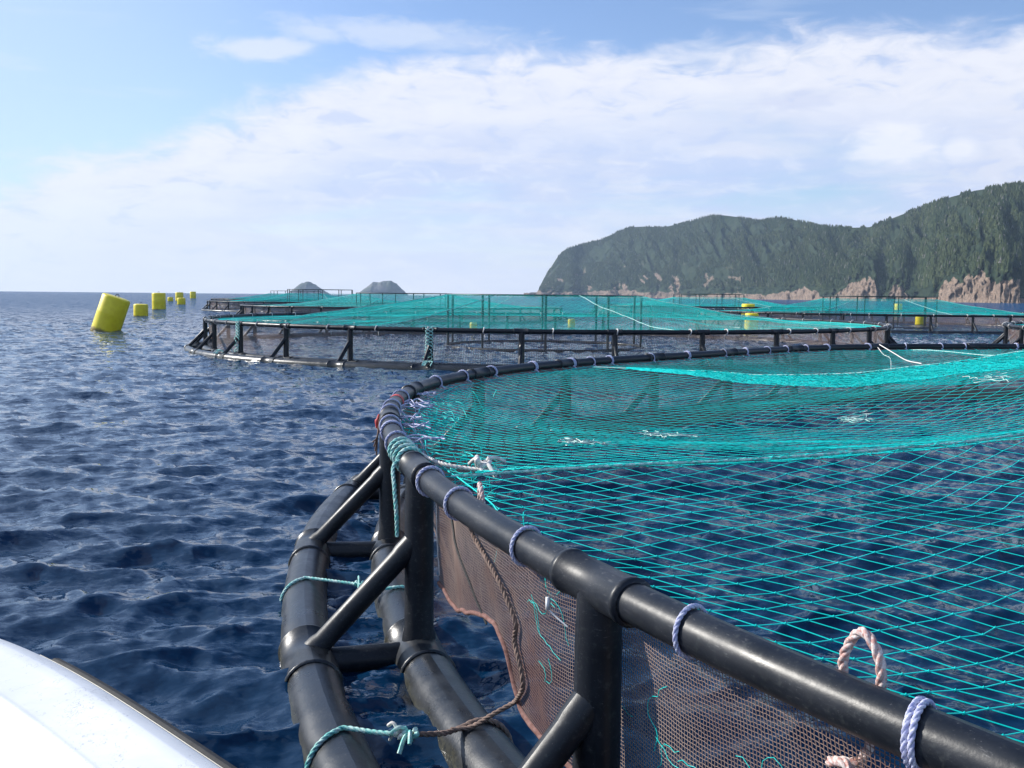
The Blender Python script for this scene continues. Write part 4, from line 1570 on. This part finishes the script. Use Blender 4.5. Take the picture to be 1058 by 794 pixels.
# local frame of the boat: +y towards the bow, x to starboard, origin under the camera
boat = link('boat', None, None, (0, 0, 0), R_(45))
tag(boat, 'white painted boat with black rub rail along its edge, bottom left corner', 'boat')
CX, HB, BOWY, STERN = 0.45, 0.88, 5.03, -2.2


def beam(y):
    return HB * max(0.0, 1 - max(0.0, (y - 1.5) / (BOWY - 1.5)) ** 6.0) ** 0.9


ys = np.r_[np.linspace(STERN, 1.5, 14, endpoint=False), BOWY - (BOWY - 1.5) * np.linspace(1, 0, 60) ** 1.8]
GW = 0.80


def gunw(y):
    t = min(1.0, max(0.0, (y - 4.05) / 0.80))
    return GW + 0.035 * max(0.0, (y - 2.5) / 3.0) ** 2 + 0.16 * t * t * (3 - 2 * t)


# cross-section from keel outside, over the gunwale, down to the floor inside: (fraction/offset, height)
sec_out = [(0.10, -0.25), (0.62, -0.14), (0.86, 0.10), (0.95, 0.40), (0.985, 0.70)]
sec_top = [(-0.000, -0.034), (-0.001, -0.026), (-0.010, -0.020), (-0.062, -0.002), (-0.072, 0.0), (-0.10, -0.010), (-0.225, -0.038), (-0.238, -0.038), (-0.246, -0.036), (-0.252, -0.04)]
sec_in = [(-0.262, 0.755), (-0.44, 0.60), (-0.62, 0.36), (-0.72, 0.13)]
for part, which in (('hull', 'out'), ('gunwale', 'top'), ('inner_side', 'in')):
    rows = []
    for y in ys:
        b_ = beam(y)
        g_ = gunw(y)
        pts_ = []
        if which == 'out':
            for fr, z in sec_out:
                pts_.append((b_ * fr, z if z < 0.5 else z + g_ - GW))
            pts_.append((b_ - 0.0005, g_ - 0.0345))
        elif which == 'top':
            for dxo, z in sec_top:
                pts_.append((max(b_ + dxo * min(1, b_ / 0.3 + 0.15), 0.0), g_ + z))
        else:
            pts_.append((max(b_ - 0.252 * min(1, b_ / 0.3 + 0.15), 0), g_ - 0.0402))
            for dxo, z in sec_in:
                pts_.append((max(b_ + dxo, 0.0), z))
            pts_.append((0.0, 0.11))
        rows.append(pts_)
    mb = MB()
    for sgn in (1, -1):
        v = np.array([[CX + sgn * x, y, z] for y, pts_ in zip(ys, rows) for (x, z) in pts_])
        k = len(rows[0])
        i_ = np.arange(len(ys) - 1)[:, None]
        j_ = np.arange(k - 1)[None]
        f = np.stack([i_ * k + j_, (i_ + 1) * k + j_, (i_ + 1) * k + j_ + 1, i_ * k + j_ + 1], -1).reshape(-1, 4)
        mb.add(v, f if sgn > 0 else f[:, ::-1])
    link(part, mb.mesh(part, M['boat']), boat)
for sgn in (1, -1):
    pts_ = [(CX + sgn * (beam(y) + 0.026), y, gunw(y) - 0.062) for y in ys if y < 3.72]
    link('rub_rail', MB().tube(pts_, 0.030, 10).mesh('rub_rail', M['rubber']), boat)
    pts_ = [(CX + sgn * (beam(y) + 0.010), y, gunw(y) - 0.038) for y in ys if y < 3.75]
    link('rub_rail_trim', MB().tube(pts_, 0.006, 6).mesh('rub_rail_trim', M['trim']), boat)
